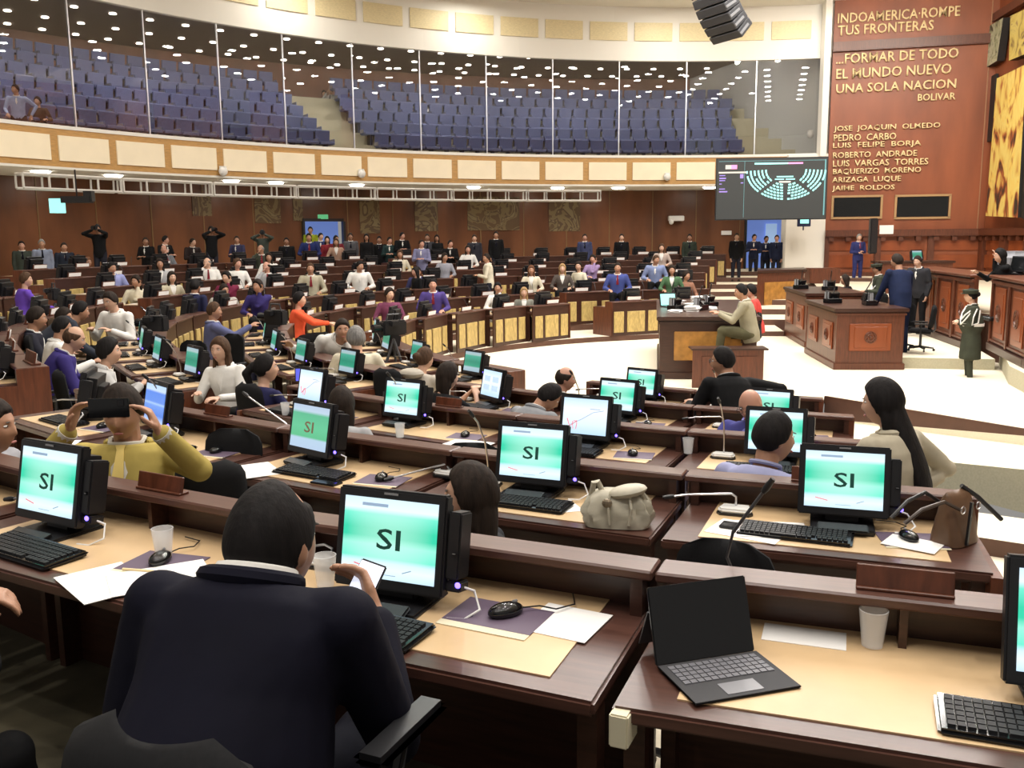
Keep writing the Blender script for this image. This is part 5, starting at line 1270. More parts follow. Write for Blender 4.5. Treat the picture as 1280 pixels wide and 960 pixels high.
        if P['tie']:
            g = MB(); vs = []
            for (t, w), f_ in zip([(SL - .225, .030), (SL - .15, .024), (SL - .08, .018), (SL - .03, .014), (SL - .01, .02)], [fr[0], fr[1], fr[2], fr[3] + .012, fr[3] + .006]):
                for x_ in (-w, w): vs.append(sp(t, f_ + .012) + X * x_)
            vs2 = [v - F * .008 for v in vs]; n = len(vs); fs = [(i * 2, i * 2 + 1, i * 2 + 3, i * 2 + 2) for i in range(4)]
            g.add(vs + vs2, fs + [tuple(n + i for i in reversed(f)) for f in fs] + [(i * 2, i * 2 + 2, n + i * 2 + 2, n + i * 2) for i in range(4)] + [(i * 2 + 1, n + i * 2 + 1, n + i * 2 + 3, i * 2 + 3) for i in range(4)]); out['tie'] = g.mesh('tie', [FABRIC])
    out['_hc'] = hc; out['_arms'] = [(s, H.copy(), El.copy()) for s, Sh, El, H in arms]; _fig[key] = out; return out
def person(fig, label, M, top, hairc='dark', skin=0, legc=CBLACK, collar=CWHITE, tie=None, topname='jacket', group=None, extra=(), face=True, hatc=OLIVEG):
    f = fig; ps = [('body', f['body'], [SKINS[skin]]), (topname, f['top'], [cloth(top)])]
    if 'legs' in f: ps += [('trousers', f['legs'], [cloth(legc)]), ('shoes', f['shoes'])]
    if 'hair' in f: ps.append(('hair', f['hair'], [HAIRM[hairc]]))
    if 'hat' in f: ps.append(('cap', f['hat'], [cloth(hatc)]))
    if 'collar' in f: ps.append(('shirt_collar', f['collar'], [cloth(collar)]))
    if 'jcol' in f: ps.append(('jacket_collar', f['jcol'], [cloth(top)]))
    if 'tie' in f: ps.append(('tie', f['tie'], [cloth(tie or NAVY)]))
    if 'cuffs' in f: ps.append(('shirt_cuffs', f['cuffs'], [cloth(collar)]))
    if 'glasses' in f: ps.append(('glasses', f['glasses']))
    if face:
        ps += [('eye', a, None, None, [('iris', b)]) for a, b in zip(f['eye'], f['iris'])] + [('eyebrow', a) for a in f['eyebrow']] + [('lips', f['lips'])]
    ps += list(extra)
    return thing('person', label, 'person', M, ps, group)
def snap(px, d, off=.86):
    """distance at which this line of sight crosses the row of seats nearest to d"""
    best = None
    for (blk, k), (a, b, n, w) in SECT.items():
        if blk == 'near': continue
        for i in range(81):
            th = a + (b - a) * i / 80; p = pol(th, rin(k, th) + off); q = proj((p.x, p.y, fz(k) + .9))
            if abs(q[0] - px) < 12 and p.y > 12:
                e = abs(p.y - d) + abs(q[0] - px) * .02
                if best is None or e < best[0]: best = (e, p.y)
    return best[1] if best else d
def put(fig, px, py, depth, rz, sc=1.0):
    """stand the figure so that its head centre is at the photo's head position, at this distance"""
    p = atd(px, py, depth); h = Matrix.Rotation(R(rz), 4, 'Z') @ (fig['_hc'] * sc)
    return TR(p.x - h.x, p.y - h.y, p.z - h.z, rz) @ Matrix.Scale(sc, 4)

def place(key, px, py, depth, rz, sc=1.0, HL=None, HR=None, **kw):
    """figure put by its head, hands reaching given photo positions (x, y, distance)"""
    M = put(figure(key, dry=True, **kw), px, py, depth, rz, sc); I = M.inverted()
    if HL: kw['armL'] = tuple(I @ atd(*HL))
    if HR: kw['armR'] = tuple(I @ atd(*HR))
    return figure(key, **kw), M
# near figures. rz: 0 = looks away from the viewer (+Y), 90 = looks left, -90 = looks right, 180 = looks at the viewer
f, M = place('navy_back', 341, 682, 1.95, -14, 1.17, HL=(300, 830, 2.0), HR=(470, 772, 2.12), lean=27, fat=.06, nk=.075, yaw=-12, pitch=6, hair='thin', vox=.009, palmR=(-.9, -.2, .3), dirR=(-.45, .45, .6), curl=35, collar=True, hscale=.98, poleR=(.45, -.5, -1), poleL=(-.5, -.5, -1))
person(f, 'man in a dark navy suit seen from behind at the front desk, holding a phone', M, NAVY, 'black', 0, NAVY)
p = atd(452, 738, 2.16)
thing('mobile_phone', 'white screened mobile phone held up by the navy suited man', 'phone', TR(p.x, p.y, p.z, -14) @ Matrix.Rotation(R(52), 4, 'X') @ Matrix.Rotation(R(-14), 4, 'Z'), [('phone_body', MB().box((0, 0, 0), (.072, .15, .009)).mesh('phone_body', [BLACK], bevel=.003)), ('screen', MB().box((0, 0, .005), (.066, .14, .001)).mesh('screen', [mat('phone_lit', (.72, .77, .92), .4, emit=.75)]))])
f, M = place('yellow', 153, 516, 4.05, 186, 1.06, HR=(86, 538, 3.72), HL=(200, 540, 3.72), lean=-8, pitch=12, hair='short', vox=.009, poleL=(-1, .1, -.9), poleR=(1, .1, -.9), dirL=(.35, .1, 1), dirR=(-.35, .1, 1), palmL=(1, .2, 0), palmR=(-1, .2, 0), curl=34, collar=True, tie=True, cuffs=True, fat=.05, kn=.12)
person(f, 'man in a mustard yellow jacket and tie holding up a phone to take a picture', M, MUSTARD, 'dark', 0, MUSTARD, (.6, .57, .5), (.72, .55, .18))
p = atd(136, 510, 3.62); thing('mobile_phone', 'black phone held sideways in front of the face of the yellow jacketed man', 'phone', TR(p.x, p.y, p.z, 3) @ Matrix.Rotation(R(90), 4, 'X'), [('phone_body', MB().box((0, 0, 0), (.16, .078, .009)).mesh('phone_body', [BLACKG], bevel=.003)), ('camera_lens', MB().box((.05, .02, .006), (.025, .025, .003)).mesh('camera_lens', [BLACK], bevel=.003))])
f = figure('profile_f', male=False, lean=4, yaw=14, pitch=-2, hair='long', lh=.22, vox=.009, collar=False, jacket=False)
person(f, 'woman with long dark brown hair in left profile behind the front terminal', put(f, 586, 622, 3.5, 76, 1.12), (.03, .03, .035), 'dark', 1, topname='blouse')
f = figure('lavender', lean=22, yaw=-38, pitch=4, hair='short', vox=.010, jacket=False, fat=.03, collar=True, armL=(-.25, .4, .72), armR=(.3, .35, .72))
person(f, 'man in a lavender shirt seen from behind, face turned right, before the right terminal', put(f, 968, 548, 4.5, -42, 1.08), LAV, 'black', 0, collar=LAV, topname='shirt')
f = figure('beige_woman', sit=False, male=False, lean=8, yaw=30, pitch=8, hair='long', lh=.60, hback=.165, hw=1.35, vox=.010, armL=(-.22, .40, .86), armR=(.17, .05, .98), poleR=(1, -.3, 0.0), dirR=(-.8, .5, -.2), collar=True)
person(f, 'standing woman in a beige blazer with very long straight black hair', put(f, 1102, 504, 4.45, 30), BEIGE, 'black', 1, CBLACK, BEIGE)
f = figure('scarf_man', kn=.15, lean=-16, yaw=0, pitch=24, hair='bald', vox=.010, jacket=False, collar=True, glasses=True, armL=(-.1, .35, .75), armR=(.15, .35, .72))
person(f, 'bald man with glasses in a blue patterned shirt leaning back', put(f, 938, 507, 6.3, 140), (.05, .05, .20), 'dark', 3, collar=(.2, .2, .5), topname='shirt')
f = figure('black_suit', lean=26, side=4, yaw=50, pitch=6, hair='short', vox=.011, glasses=True, armL=(-.15, .5, .66), armR=(.46, .30, .62), poleR=(.8, -.5, .2), collar=True)
person(f, 'grey haired man with glasses in a black suit leaning over the front row desks', put(f, 903, 452, 8.0, 20, 1.06), CBLACK, 'black', 0)
f = figure('grey_lean', lean=34, yaw=-40, pitch=38, hair='short', vox=.012, armL=(-.1, .42, .7), armR=(.12, .42, .7), collar=True)
person(f, 'man in a light grey suit bowing his head, left of the white slide terminal', put(f, 686, 497, 7.4, -45), (.25, .26, .28), 'black', 0)
f = figure('dark_prof', lean=12, yaw=-30, pitch=8, hair='balding', vox=.012, collar=True)
person(f, 'balding man in a dark jacket in right profile behind the grey suited man', put(f, 707, 474, 8.7, -62), CBLACK, 'dark', 3)
f = figure('hood_f', male=False, lean=18, yaw=-12, pitch=4, hair='bun', vox=.012, armL=(-.1, .42, .74), armR=(.15, .42, .80), jacket=True)
person(f, 'woman in a beige hooded top with hair in a bun, seen from behind', put(f, 531, 449, 9.6, -30, 1.08), (.50, .45, .38), 'brown', 1, topname='hooded_top', extra=[('hood', MB().ell(Vector((0, -.02, .93)), (.13, .10, .05), 14, 8).mesh('hood', [cloth((.42, .38, .32))], smooth=True))])
f = figure('dark_f_hands', male=False, lean=14, yaw=-20, pitch=8, hair='long', lh=.14, vox=.012, armR=(.12, .40, .86), armL=(.0, .42, .86), sleeves=.5)
person(f, 'woman with shiny dark hair seen from behind, hands clasped at chin', put(f, 560, 471, 8.2, -38, 1.08), CBLACK, 'dark', 1)
f = figure('grey_top_f', male=False, lean=16, yaw=10, pitch=6, hair='long', lh=.12, vox=.012)
person(f, 'woman with dark brown hair and grey top seen from behind, beside the slide terminal', put(f, 427, 506, 6.3, -4, 1.03), (.36, .36, .37), 'dark', 1, topname='blouse')
f = figure('navy_tee_f', male=False, lean=14, yaw=-40, pitch=-4, hair='pony', vox=.012, sleeves=.5, jacket=False, armR=(.22, .38, .70), fat=.03)
person(f, 'woman in a navy short sleeved top in right profile, dark hair tied back', put(f, 333, 461, 8.0, -32, 1.1), (.02, .02, .07), 'black', 1, topname='blouse')
f = figure('white_f_front', male=False, lean=6, side=6, yaw=0, pitch=0, hair='long', lh=.30, hairfwd=True, vox=.012, armR=(.14, .34, .70), armL=(-.1, .38, .68), collar=True)
person(f, 'young woman with long brown hair in a white jacket looking at the viewer', put(f, 275, 438, 8.3, 165, 1.0), CWHITE, 'brown', 1)
f = figure('blazer_f', male=False, lean=20, yaw=-18, pitch=0, hair='full', vox=.012, armR=(.15, .42, .75), armL=(-.1, .45, .72), collar=True)
person(f, 'smiling woman with dark bob in a pale grey blazer in right profile', put(f, 137, 440, 8.7, -60, 1.12), (.50, .49, .48), 'black', 1)
f = figure('bald_purple', lean=24, yaw=-8, pitch=18, hair='balding', vox=.012, armR=(.15, .44, .72), armL=(-.1, .45, .72), collar=True, fat=.03)
person(f, 'balding man in a purple suit in right profile, reading', put(f, 93, 424, 9.8, -64, 1.16), PURP, 'brown', 1, PURP)
f = figure('seat_prof_m', lean=10, yaw=-6, pitch=8, hair='short', vox=.014, armR=(.15, .40, .72), collar=True)
person(f, 'man in white shirt half hidden behind the purple suited man', put(f, 78, 410, 11.0, -60, 1.12), CWHITE, 'black', 0, topname='shirt')
person(f, 'man in a dark suit in right profile seated at the left row end', put(f, 46, 398, 11.6, -66, 1.2), (.02, .02, .03), 'dark', 0)
person(f, 'man with brown jacket behind the leaning dark suited man', put(f, 80, 397, 13.2, -80, 1.2), (.14, .09, .05), 'dark', 0)
f = figure('lean_back_m', sit=False, lean=52, yaw=-5, pitch=10, hair='short', vox=.014, armR=(.28, .62, .78), armL=(0, .62, .78))
person(f, 'standing man in a dark suit bending far forward over the left desks', put(f, 101, 389, 12.4, -58, 1.1), (.035, .04, .055), 'black', 0)
f = figure('front_m', lean=14, pitch=12, hair='short', vox=.014, collar=True, armL=(-.15, .36, .74), armR=(.15, .36, .74)); FM = f
person(f, 'young man in a white shirt looking down beside the camera equipment', put(f, 138, 377, 13.0, 160, 1.15), CWHITE, 'dark', 1, collar=CWHITE, topname='shirt')
f = figure('lean_white', lean=52, side=-22, yaw=-10, pitch=0, hair='short', vox=.013, armL=(-.25, .42, .72), armR=(.3, .3, .7), collar=True)
person(f, 'man in a white embroidered jacket leaning to talk to the grey haired person', put(f, 428, 413, 11.2, 205, 1.15), (.70, .68, .64), 'dark', 0)
f = figure('grey_back', lean=12, yaw=20, pitch=4, hair='full', vox=.013, armR=(.2, .42, .72))
person(f, 'grey haired person in a cream jacket seen from behind', put(f, 445, 424, 10.3, 2, 1.12), CREAMC, 'grey', 1)
f = figure('orange_f', male=False, lean=4, yaw=-18, pitch=0, hair='full', vox=.014, armR=(.12, .48, .72), armL=(0, .46, .70))
person(f, 'woman in a bright orange jacket seated at the front row end', put(f, 375, 375, 16.0, -78, 1.15), ORANGE, 'black', 1)
FS = figure('stand_m', sit=False, lean=1, hair='short', vox=.014, collar=True, tie=True)
person(FS, 'man in a dark navy suit standing in the left aisle, seen from behind', put(FS, 244, 358, 16.2, -20, 1.02), (.02, .022, .06), 'black', 2, (.015, .015, .04))
f = figure('talk_m', lean=-4, yaw=-20, pitch=2, hair='short', vox=.014, collar=True, armR=(.25, .42, .90), fat=.03)
person(f, 'man in a grey blue suit sitting back with a raised hand, left aisle', put(f, 268, 389, 14.3, -65, 1.15), (.10, .11, .22), 'brown', 0, (.08, .09, .2))
f = figure('purple_f', sit=False, male=False, lean=8, yaw=-30, hair='full', vox=.014, armR=(.2, .42, 1.0), armL=(-.1, .4, .9))
person(f, 'woman in a bright violet jacket standing at the far left desks', put(f, 33, 350, 15.0, -48, 1.0), (.13, .06, .42), 'brown', 1, (.1, .12, .2))
f = figure('left_edge', kn=.12, lean=10, yaw=0, pitch=4, hair='short', vox=.010, collar=True, tie=True)
person(f, 'man in a light grey suit and violet tie cut off by the left edge', put(f, -8, 534, 4.2, -92, 1.08), (.33, .33, .36), 'dark', 0, CGREY, CWHITE, (.1, .05, .35))
f, M = place('left_front', -130, 690, 2.3, -15, 1.0, kn=.3, HR=(-32, 742, 2.6), lean=10, hair='short', vox=.010, dirR=(.6, .5, -.3))
person(f, 'seated person in black at bottom left whose hand enters the frame', M, CBLACK, 'dark', 0)

# right side figures
f = figure('beige_suit', lean=12, yaw=14, pitch=8, hair='short', vox=.013, armL=(-.12, .46, .76), armR=(.15, .48, .76), collar=True)
person(f, 'man in a beige suit seated at the clerks table facing left', put(f, 926, 365, 15.6, 74, 1.12), (.33, .30, .21), 'black', 0, (.12, .11, .06))
f = figure('red_f', lean=10, yaw=10, hair='full', vox=.014, male=False)
person(f, 'person in red half hidden behind the beige suited man', put(f, 938, 364, 17.8, 80, 1.12), (.6, .07, .06), 'black', 1)
f = figure('big_navy', sit=False, lean=14, side=4, yaw=25, pitch=8, hair='short', vox=.013, fat=.03, armR=(.25, .38, .9), armL=(-.2, .35, .85))
person(f, 'broad man in a dark blue suit standing with his back to the viewer', put(f, 1121, 327, 17.9, 15, 1.2), (.013, .02, .055), 'dark', 0, (.01, .014, .035))
f = figure('suit_left', sit=False, lean=10, yaw=0, pitch=10, hair='short', vox=.014, collar=True, armR=(.35, .4, .95))
person(f, 'man in a dark suit facing left beside the broad man in blue', put(f, 1147, 327, 20.5, 130, 1.05), (.03, .03, .035), 'dark', 1)
def cords(male=True):
    return [('shoulder_cord', MB().tube([(-.17, .02, 1.28), (-.16, .13, 1.18), (-.08, .17, 1.10), (.02, .15, 1.20), (.08, .09, 1.30)], .012, 6).mesh('shoulder_cord', [OFFWHITE], smooth=True)), ('shoulder_cord', MB().tube([(-.17, .0, 1.29), (-.19, .12, 1.12), (-.10, .18, 1.02), (.03, .17, 1.12), (.09, .09, 1.29)], .012, 6).mesh('shoulder_cord', [OFFWHITE], smooth=True)),
            ('shoulder_cord', MB().tube([(-.20, -.03, 1.28), (-.235, .02, 1.15), (-.22, .03, 1.02), (-.19, -.06, 1.05), (-.18, -.08, 1.26)], .012, 6).mesh('shoulder_cord', [OFFWHITE], smooth=True))]
f = figure('guard', sit=False, male=False, lean=2, yaw=0, pitch=0, hair='bun', hat=True, skirt=True, vox=.011, armL=(.0, .20, 1.03), armR=(.0, .22, 1.07), dirL=(1, .2, 0), dirR=(-1, .2, 0), collar=True, fat=.07)
belt = ('belt', MB().lathe([(.175, .0), (.182, .0), (.182, .045), (.175, .045)], 20, (0, 0, .99)).mesh('belt', [OFFWHITE], smooth=True))
person(f, 'uniformed guard in peaked cap and white cords standing at the right', put(f, 1213, 370, 15.9, 72, 1.07), OLIVEG, 'black', 1, OLIVEG, extra=cords() + [belt])
f = figure('guard_seat', sit=False, lean=4, yaw=0, pitch=4, hair='short', hat=True, vox=.014, armL=(-.1, .30, 1.08), collar=True)
person(f, 'uniformed guard in peaked cap behind the rear podium chairs', put(f, 1096, 336, 20.8, 78, 1.05), OLIVEG, 'black', 0, OLIVEG, extra=cords())
f = figure('dark_f2', male=False, lean=10, yaw=10, hair='long', lh=.15, vox=.014)
person(f, 'dark haired woman seated behind the rear podium', put(f, 1056, 350, 22.5, 60, 1.1), CBLACK, 'dark', 0)
person(figure('front_stand', sit=False, lean=0, hair='short', vox=.013, collar=True, tie=True, armL=(-.06, .2, 1.10), armR=(.08, .2, 1.06)), 'man in a royal blue suit standing by the lettered wall with hands together', put(figure('front_stand'), 1074, 297, 31.5, 185, 1.0), (.03, .035, .13), 'grey', 1, (.03, .035, .13), CWHITE, (.2, .05, .1))
f = figure('dais_f', kn=.1, male=False, lean=10, yaw=10, pitch=8, hair='long', lh=.28, vox=.012, armL=(.02, .20, 1.02), armR=(.1, .42, .78))
person(f, 'long haired woman in black behind the dais bench, hand at her chin', put(f, 1250, 320, 17.3, 76, 1.15), CBLACK, 'black', 1)

# chairs that show: given by the top of the backrest
def ch(px, py, d, rz, lab, s=.86):
    p = atd(px, py, d); M = TR(p.x, p.y, p.z - 1.03 * s, rz) @ Matrix.Scale(s, 4) @ Matrix.Translation((0, .27, 0))
    return thing('office_chair', lab, 'chair', M, chair_parts(True), 'black office chairs in the hall')
_c = ch(165, 922, 1.25, -26, 'black office chair of the navy suited man, cut by the lower edge', 1.0)
_p = atd(503, 914, 1.8); _m = _c.matrix_basis.inverted()
_q = _m @ _p; link('armrest_pad', MB().box((0, 0, 0), (.08, .28, .03)).mesh('armrest_pad', [BLACK], bevel=.015), _c, TR(_q.x, _q.y, _q.z, 2))
link('armrest_bar', MB().tube([_q, (_q.x, _q.y - .1, _q.z - .3), (.2, 0, .42)], .016, 6).mesh('armrest_bar', [BLACK]), _c)
ch(258, 577, 4.25, 20, 'black chair back beside the man in the yellow jacket')
ch(297, 533, 5.2, 165, 'black chair pushed out behind the arm microphone'); ch(590, 550, 4.9, 175, 'dark chair top behind the profile woman'); ch(912, 670, 3.0, 150, 'black chair top behind the tablet computer', .8)
ch(480, 460, 9.2, -30, 'black chair of the woman in the hooded top'); ch(305, 478, 7.7, -40, 'black chair of the woman in navy'); ch(22, 440, 9.6, -75, 'black chair at far left, nearest the frame edge'); ch(38, 444, 9.3, -68, 'black chair at far left, second from the frame edge')
ch(68, 462, 8.9, -55, 'black chair of the man in the purple suit'); ch(245, 424, 10.2, 160, 'empty black chair left of the white jacketed woman'); ch(295, 416, 11.5, 150, 'empty black chair right of the white jacketed woman'); ch(32, 418, 11.2, -70, 'black chair of the dark suited man at left')
ch(1136, 378, 18.2, 130, 'black swivel chair right of the nearest podium'); ch(1170, 381, 17.4, 65, 'black swivel chair turned to the dais bench, nearest the guard'); ch(944, 386, 15.9, 80, 'black swivel chair behind the beige suited man'); ch(951, 390, 16.8, 80, 'second black swivel chair at the clerks table')
ch(1104, 366, 19.8, 20, 'black chair with its back to the broad man in blue')
arm = MB().box((0, 0, 0), (.09, .34, .03)).mesh('armrest_pad', [DGREY], bevel=.014)

# tripod camera equipment in the left block
def broadcast(px, py, d, zf, rz, lab):
    p = atd(px, py, d); z = p.z - zf; m = MB()
    ps = []
    for a in (90, 210, 330): ps.append(('tripod_leg', MB().tube([(0, 0, z - .1), (.38 * math.cos(R(a)), .38 * math.sin(R(a)), 0)], [.02, .014], 6).mesh('tripod_leg', [DGREY])))
    ps.append(('camera_body', MB().box((0, 0, z + .06), (.14, .34, .2)).mesh('camera_body', [BLACK], bevel=.02))); ps.append(('lens', MB().tube([(0, .17, z + .06), (0, .30, z + .06)], [.05, .06], 12).mesh('lens', [BLACKG]))); ps.append(('handle', MB().tube([(0, -.1, z + .16), (0, -.08, z + .24), (0, .08, z + .24), (0, .1, z + .16)], .014, 6).mesh('handle', [DGREY])))
    ps.append(('viewfinder', MB().box((-.11, .02, z + .12), (.08, .12, .07)).mesh('viewfinder', [BLACK], bevel=.01)))
    thing('video_camera', lab, 'camera', TR(p.x, p.y, zf, rz), ps)
broadcast(345, 402, 12.6, fz(2), 60, 'video camera on a tripod in the left block beside dark panels'); broadcast(195, 410, 12.0, fz(3), 70, 'video camera on a tripod among the left desks near the white shirted man'); broadcast(492, 415, 12.5, fz(1), 120, 'video camera on a tripod behind the hooded woman')
broadcast(68, 372, 15.5, fz(4), 40, 'video camera beside the woman in the violet jacket')

# seated and standing crowd across the hall
CM = [figure('crowd_m1', lean=8, hair='short', vox=.017, collar=True, tie=True), figure('crowd_m2', lean=14, yaw=30, pitch=8, hair='short', vox=.017, collar=True), figure('crowd_m3', lean=-4, yaw=-32, hair='balding', vox=.017, collar=True, tie=True, armR=(.1, .2, 1.0))]
CF = [figure('crowd_f1', male=False, lean=10, hair='long', lh=.2, hairfwd=True, vox=.017, collar=True), figure('crowd_f2', male=False, lean=14, yaw=-35, hair='long', lh=.16, vox=.017, armL=(-.02, .2, .95)), figure('crowd_f3', male=False, lean=6, yaw=30, hair='full', vox=.017)]
SM = [FS, figure('stand_m2', sit=False, lean=3, yaw=30, hair='short', vox=.017, collar=True, armL=(-.1, .28, 1.12), armR=(.1, .28, 1.12)), figure('photographer', sit=False, lean=2, pitch=0, hair='short', vox=.017, armL=(-.07, .20, 1.52), armR=(.09, .20, 1.52), poleL=(-1, 0, -.6), poleR=(1, 0, -.6))]
SF = [figure('stand_f', sit=False, male=False, lean=3, hair='long', lh=.2, vox=.017)]
crowd = [  # px, py of the head, depth, figure, clothes, hair, rz, label
    (88, 340, 20.5, CM[0], CGREY, 'black', 0, 'man in a grey suit and red tie facing the hall at far left rows'), (140, 335, 21, CM[1], (.3, .33, .6), 'black', 0, 'man in a pale violet shirt seated beside the grey suited man'),
    (170, 352, 18.5, CF[1], CREAMC, 'dark', 0, 'woman in cream resting her head on her hand, left far rows'), (215, 347, 19, CF[0], (.5, .45, .33), 'dark', 20, 'woman in beige patterned top right of the cream woman'),
    (98, 325, 23.5, CF[0], CBLACK, 'dark', 0, 'woman in black near the left wall, second row from back'), (110, 328, 23, CF[2], (.25, .02, .02), 'auburn', 0, 'person with a red head covering near the left wall'),
    (200, 330, 22.5, CF[0], LGREY, 'dark', 0, 'woman in a white and grey top, left far rows'), (259, 329, 22.5, CM[2], CWHITE, 'grey', 0, 'man with white shirt, centre left far rows'), (297, 330, 22.5, CF[2], CWHITE, 'brown', 0, 'person in bright white, centre left far rows'),
    (283, 347, 19.5, CF[1], MAROON, 'black', 0, 'woman in dark red with a pale scarf, far rows'), (333, 334, 21.5, CM[2], LGREY, 'dark', 0, 'man in light grey leaning, far rows left of the blue doorway'), (336, 322, 24, CF[0], CWHITE, 'dark', 0, 'woman in white behind the light grey man'),
    (280, 363, 17.5, CM[1], (.42, .40, .36), 'dark', 0, 'man in pale suit at the row end above the red end panel'), (322, 358, 17.8, CF[1], (.04, .03, .14), 'dark', 0, 'person in dark blue bending to a light bag'),
    (388, 336, 21.5, CM[0], (.42, .38, .28), 'brown', 0, 'man in a tan jacket below the blue doorway'), (450, 333, 21.5, CM[1], CWHITE, 'black', 0, 'man in a white shirt left of centre, far rows'), (326, 312, 26.5, CM[2], OLIVEG, 'grey', 0, 'bald man in dark green near the back wall'),
    (386, 297, 28.5, CM[0], (.02, .03, .12), 'black', 0, 'man in a dark blue suit with white shirt before the blue doorway'), (487, 368, 18, CF[2], (.18, .05, .10), 'dark', 0, 'woman in raspberry jacket behind the second row'),
    (541, 356, 19.5, CM[0], (.08, .055, .22), 'black', 0, 'man in a violet suit behind the second row'), (522, 340, 23.5, CM[1], (.05, .05, .13), 'black', -20, 'man in a dark blue suit left of the violet suited man'), (622, 360, 20, CF[1], CWHITE, 'black', 30, 'woman with a white top and dark hair turned away, second row'),
    (655, 366, 19.5, CF[0], (.2, .2, .17), 'blond', 0, 'blond woman in grey camouflage jacket at the front row'), (664, 338, 23.5, CF[0], CREAMC, 'auburn', 0, 'woman in cream with auburn hair, centre rows'), (703, 336, 23.5, CF[0], (.1, .08, .07), 'blond', 0, 'blond woman in dark, centre rows'),
    (723, 333, 23, CF[2], CREAMC, 'dark', -40, 'woman in a pale yellow jacket bending to the blond woman'), (772, 335, 23.5, CM[0], (.06, .08, .26), 'dark', 0, 'man in a bright blue shirt, right of centre'), (820, 325, 25.5, CM[1], (.22, .27, .45), 'brown', 0, 'man in a light blue shirt with dark tie, right far rows'),
    (827, 310, 28.5, CF[0], (.5, .4, .35), 'brown', 0, 'woman in a pale top near the back, right far rows'), (741, 324, 26, CF[1], (.35, .25, .45), 'dark', 20, 'woman in lilac leaning sideways, right of centre'), (585, 312, 28.5, CF[0], CWHITE, 'dark', 0, 'woman in white near the back, centre'),
    (205, 312, 26.5, CM[2], CGREY, 'black', 30, 'man in grey turned away near the left back'), (500, 318, 28, CF[0], CREAMC, 'brown', 0, 'woman in cream before the back counter'), (858, 345, 22.5, CF[2], (.3, .15, .1), 'dark', 20, 'woman in brown behind the papers of the clerks table'), (840, 338, 24, CF[0], (.08, .16, .08), 'dark', 0, 'woman in green at the right rows'),
    (420, 303, 29, CF[0], (.4, .25, .18), 'brown', 0, 'woman in a tan top right of the blue doorway'), (556, 322, 26, CF[2], (.3, .3, .34), 'dark', 0, 'person in soft grey, centre back rows'),
]
for px, py, d, fg, c, hcol, rz, lab in crowd:
    a = math.degrees(math.atan2(px - 640, FPX)); person(fg, lab, put(fg, px, py, snap(px, d), 180 - a + rz, 1.08), c, hcol, (px * 7) % 4 if (px * 7) % 4 != 2 else 0, topname='jacket', collar=CWHITE, tie=(.2, .02, .03))
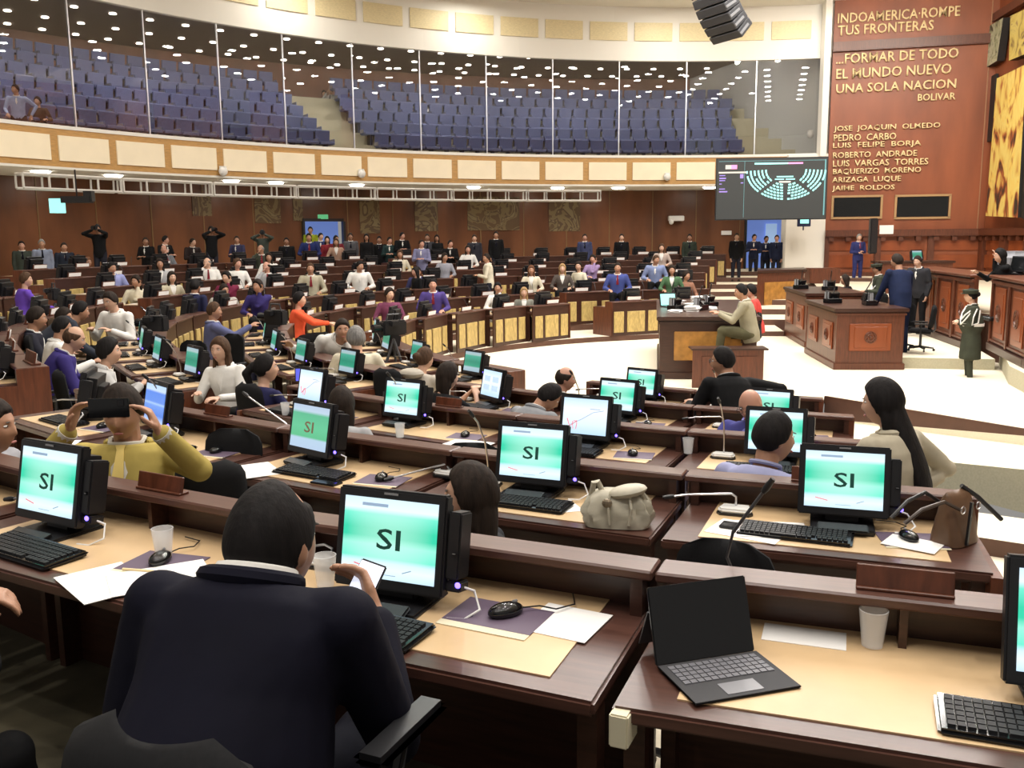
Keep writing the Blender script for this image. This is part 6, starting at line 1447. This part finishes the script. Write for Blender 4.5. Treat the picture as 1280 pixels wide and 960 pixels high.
stand = [
    (608, 323, 24, SM[1], CREAMC, 'dark', -90, 'man standing in a cream jacket in the far aisle, facing right'), (519, 340, 23, SF[0], CBLACK, 'black', -60, 'woman in black standing in the far rows, centre'), (527, 305, 27.5, SM[1], (.2, .2, .33), 'dark', -10, 'man in a grey blue suit standing by the back counter'),
    (52, 305, 24.5, SM[0], (.22, .25, .34), 'grey', 0, 'man in a light blue shirt standing at the left wall'), (27, 307, 25, SM[0], (.05, .06, .05), 'dark', 0, 'person in dark green standing at the far left wall'), (80, 309, 25, SM[0], (.02, .025, .04), 'dark', 10, 'man in black sitting by the left wall counter'),
    (122, 286, 25.5, SM[2], CBLACK, 'black', -20, 'photographer in black raising a camera, leftmost'), (264, 288, 27.5, SM[2], CBLACK, 'black', 20, 'photographer in black raising a camera, third of four'), (182, 302, 27, SM[1], CBLACK, 'dark', -30, 'camera operator in black, second group from left'), (207, 300, 27, SM[1], CBLACK, 'black', 40, 'camera operator in black beside the second one'),
    (241, 303, 28, SM[1], (.03, .02, .02), 'dark', 20, 'person in dark brown between the two photographers'), (296, 300, 28.5, SM[1], (.04, .04, .09), 'dark', -30, 'person in dark blue right of the third photographer'), (328, 292, 29, SM[2], (.05, .06, .05), 'black', 0, 'photographer in dark green, fourth'), (358, 302, 29, SM[0], CBLACK, 'black', 0, 'person in black left of the doorway group'),
    (388, 288, 31.5, SM[0], (.25, .3, .02), 'black', 0, 'person in a yellow vest standing in the left doorway'), (401, 296, 30.5, SM[1], (.03, .04, .12), 'black', 0, 'person in navy in the left doorway'), (409, 300, 30, SF[0], (.2, .02, .03), 'black', 0, 'woman in red in the left doorway, first of two'), (420, 299, 30, SM[1], (.18, .02, .03), 'black', 0, 'person in dark red at the right side of left doorway'),
    (438, 296, 30.5, SM[0], (.1, .1, .11), 'dark', 0, 'man in grey right of the left doorway'), (458, 297, 30, SF[0], CBLACK, 'black', 0, 'woman in black with a white patterned scarf by back wall'), (474, 300, 31, SM[0], CBLACK, 'black', 0, 'person in black fifth from the left doorway'), (487, 301, 31, SM[1], (.02, .04, .04), 'dark', 0, 'person in dark teal near the pale relief'),
    (503, 295, 31, SM[1], CBLACK, 'black', 10, 'person in black behind the cream woman'), (534, 297, 31, SM[0], (.05, .05, .06), 'dark', 0, 'person in charcoal behind the grey blue suit'), (546, 298, 31, SF[0], CBLACK, 'black', 0, 'woman in black right of the charcoal person'), (563, 305, 30, SM[1], CBLACK, 'dark', 0, 'person in black leaning at the back counter'),
    (593, 298, 31, SM[0], (.03, .03, .04), 'dark', 0, 'person in dark clothes under the wide relief, left'), (620, 294, 31, SM[0], CBLACK, 'black', 0, 'person in black under the wide relief, right'), (731, 297, 31.5, SM[0], (.05, .06, .13), 'dark', 0, 'man in a blue shirt with badge by back wall, right'), (777, 297, 31.5, SM[0], CBLACK, 'dark', 0, 'man in a black suit by back wall, right'),
    (862, 297, 32, SM[0], (.03, .04, .03), 'black', 0, 'person in dark green by the right back wall'), (921, 296, 32.5, SM[0], CBLACK, 'black', 0, 'officer in black left of the right doorway'), (943, 297, 34, SM[1], (.015, .02, .05), 'black', 0, 'officer in dark blue in the right doorway, left'), (958, 299, 34.5, SM[1], (.015, .02, .05), 'black', 0, 'officer in dark blue in the right doorway, middle'), (971, 298, 34, SM[0], (.015, .02, .05), 'black', 0, 'officer in dark blue in the right doorway, right'),
]
CAMB = MB().box((0, 0, 0), (.16, .1, .12)).mesh('camera_body', [BLACK], bevel=.02); LENSB = MB().tube([(0, 0, 0), (0, .16, 0)], .04, 10).mesh('lens', [BLACKG])
nph = 0
for px, py, d, fg, c, hcol, rz, lab in stand:
    a = math.degrees(math.atan2(px - 640, FPX)); M = put(fg, px, py, d, 180 - a + rz, 1.0)
    person(fg, lab, M, c, hcol, (px * 5) % 4, (.02, .02, .03), face=True)
    if fg is SM[2]:
        nph += 1; thing('photo_camera', 'black camera held up by the %s photographer from the left' % ORD(nph), 'camera', M @ TR(.0, .30, 1.58), [('camera_body', CAMB), ('lens', LENSB)])
# gallery visitors
GM = figure('gal_blue', sit=False, lean=8, yaw=-35, hair='short', vox=.014, collar=True, jacket=False, armR=(.2, .3, .95), armL=(-.3, .1, .95), poleL=(-1, -.3, 0))
person(GM, 'man in a light blue shirt standing at the gallery rail, far left', put(GM, 19, 112, on_ring(19, 150, BC.x, BC.y, BR + .6).y, 200, 1.0), LBLUE, 'black', 0)
f = figure('gal_f', male=False, lean=10, yaw=-20, hair='full', vox=.014)
person(f, 'woman with a scarf seated near the rail in the upper gallery, far left', put(f, 47, 127, on_ring(47, 150, BC.x, BC.y, BR + 1.0).y, 200, 1.0), (.08, .06, .04), 'dark', 1)
person(CM[2], 'man in white shirt and dark jacket seated at the gallery stairs', put(CM[2], 413, 114, 36.5, 170, 1.0), (.5, .5, .48), 'dark', 1); person(CF[2], 'person in black beside him at the gallery stairs', put(CF[2], 405, 117, 36.8, 170, 1.0), CBLACK, 'black', 1)
person(CM[0], 'person in white alone among the blue gallery seats', put(CM[0], 531, 131, 36.3, 180, 1.0), CWHITE, 'black', 1)
for i, (px, py, d) in enumerate(((515, 139, 36),)): person(CF[2], 'dark clothed person lying back beside the one in white', put(CF[2], px, py, d, 150, 1.0), CBLACK, 'black', 1)

p = at(384, 478, fz(2) + .684); thing('tablet_device', 'small blue screened tablet propped on the desk before the woman in navy', 'tablet', TR(p.x, p.y, fz(2) + .70, 10), [('casing', MB().box((0, 0, .07), (.25, .012, .15), 0, Matrix.Rotation(R(-14), 3, 'X')).mesh('casing', [BLACK], bevel=.003)), ('screen', MB().box((0, -.008, .07), (.23, .003, .13), 0, Matrix.Rotation(R(-14), 3, 'X')).mesh('screen', [mat('tablet_blue', (.08, .09, .55), .3, emit=.8)]))])
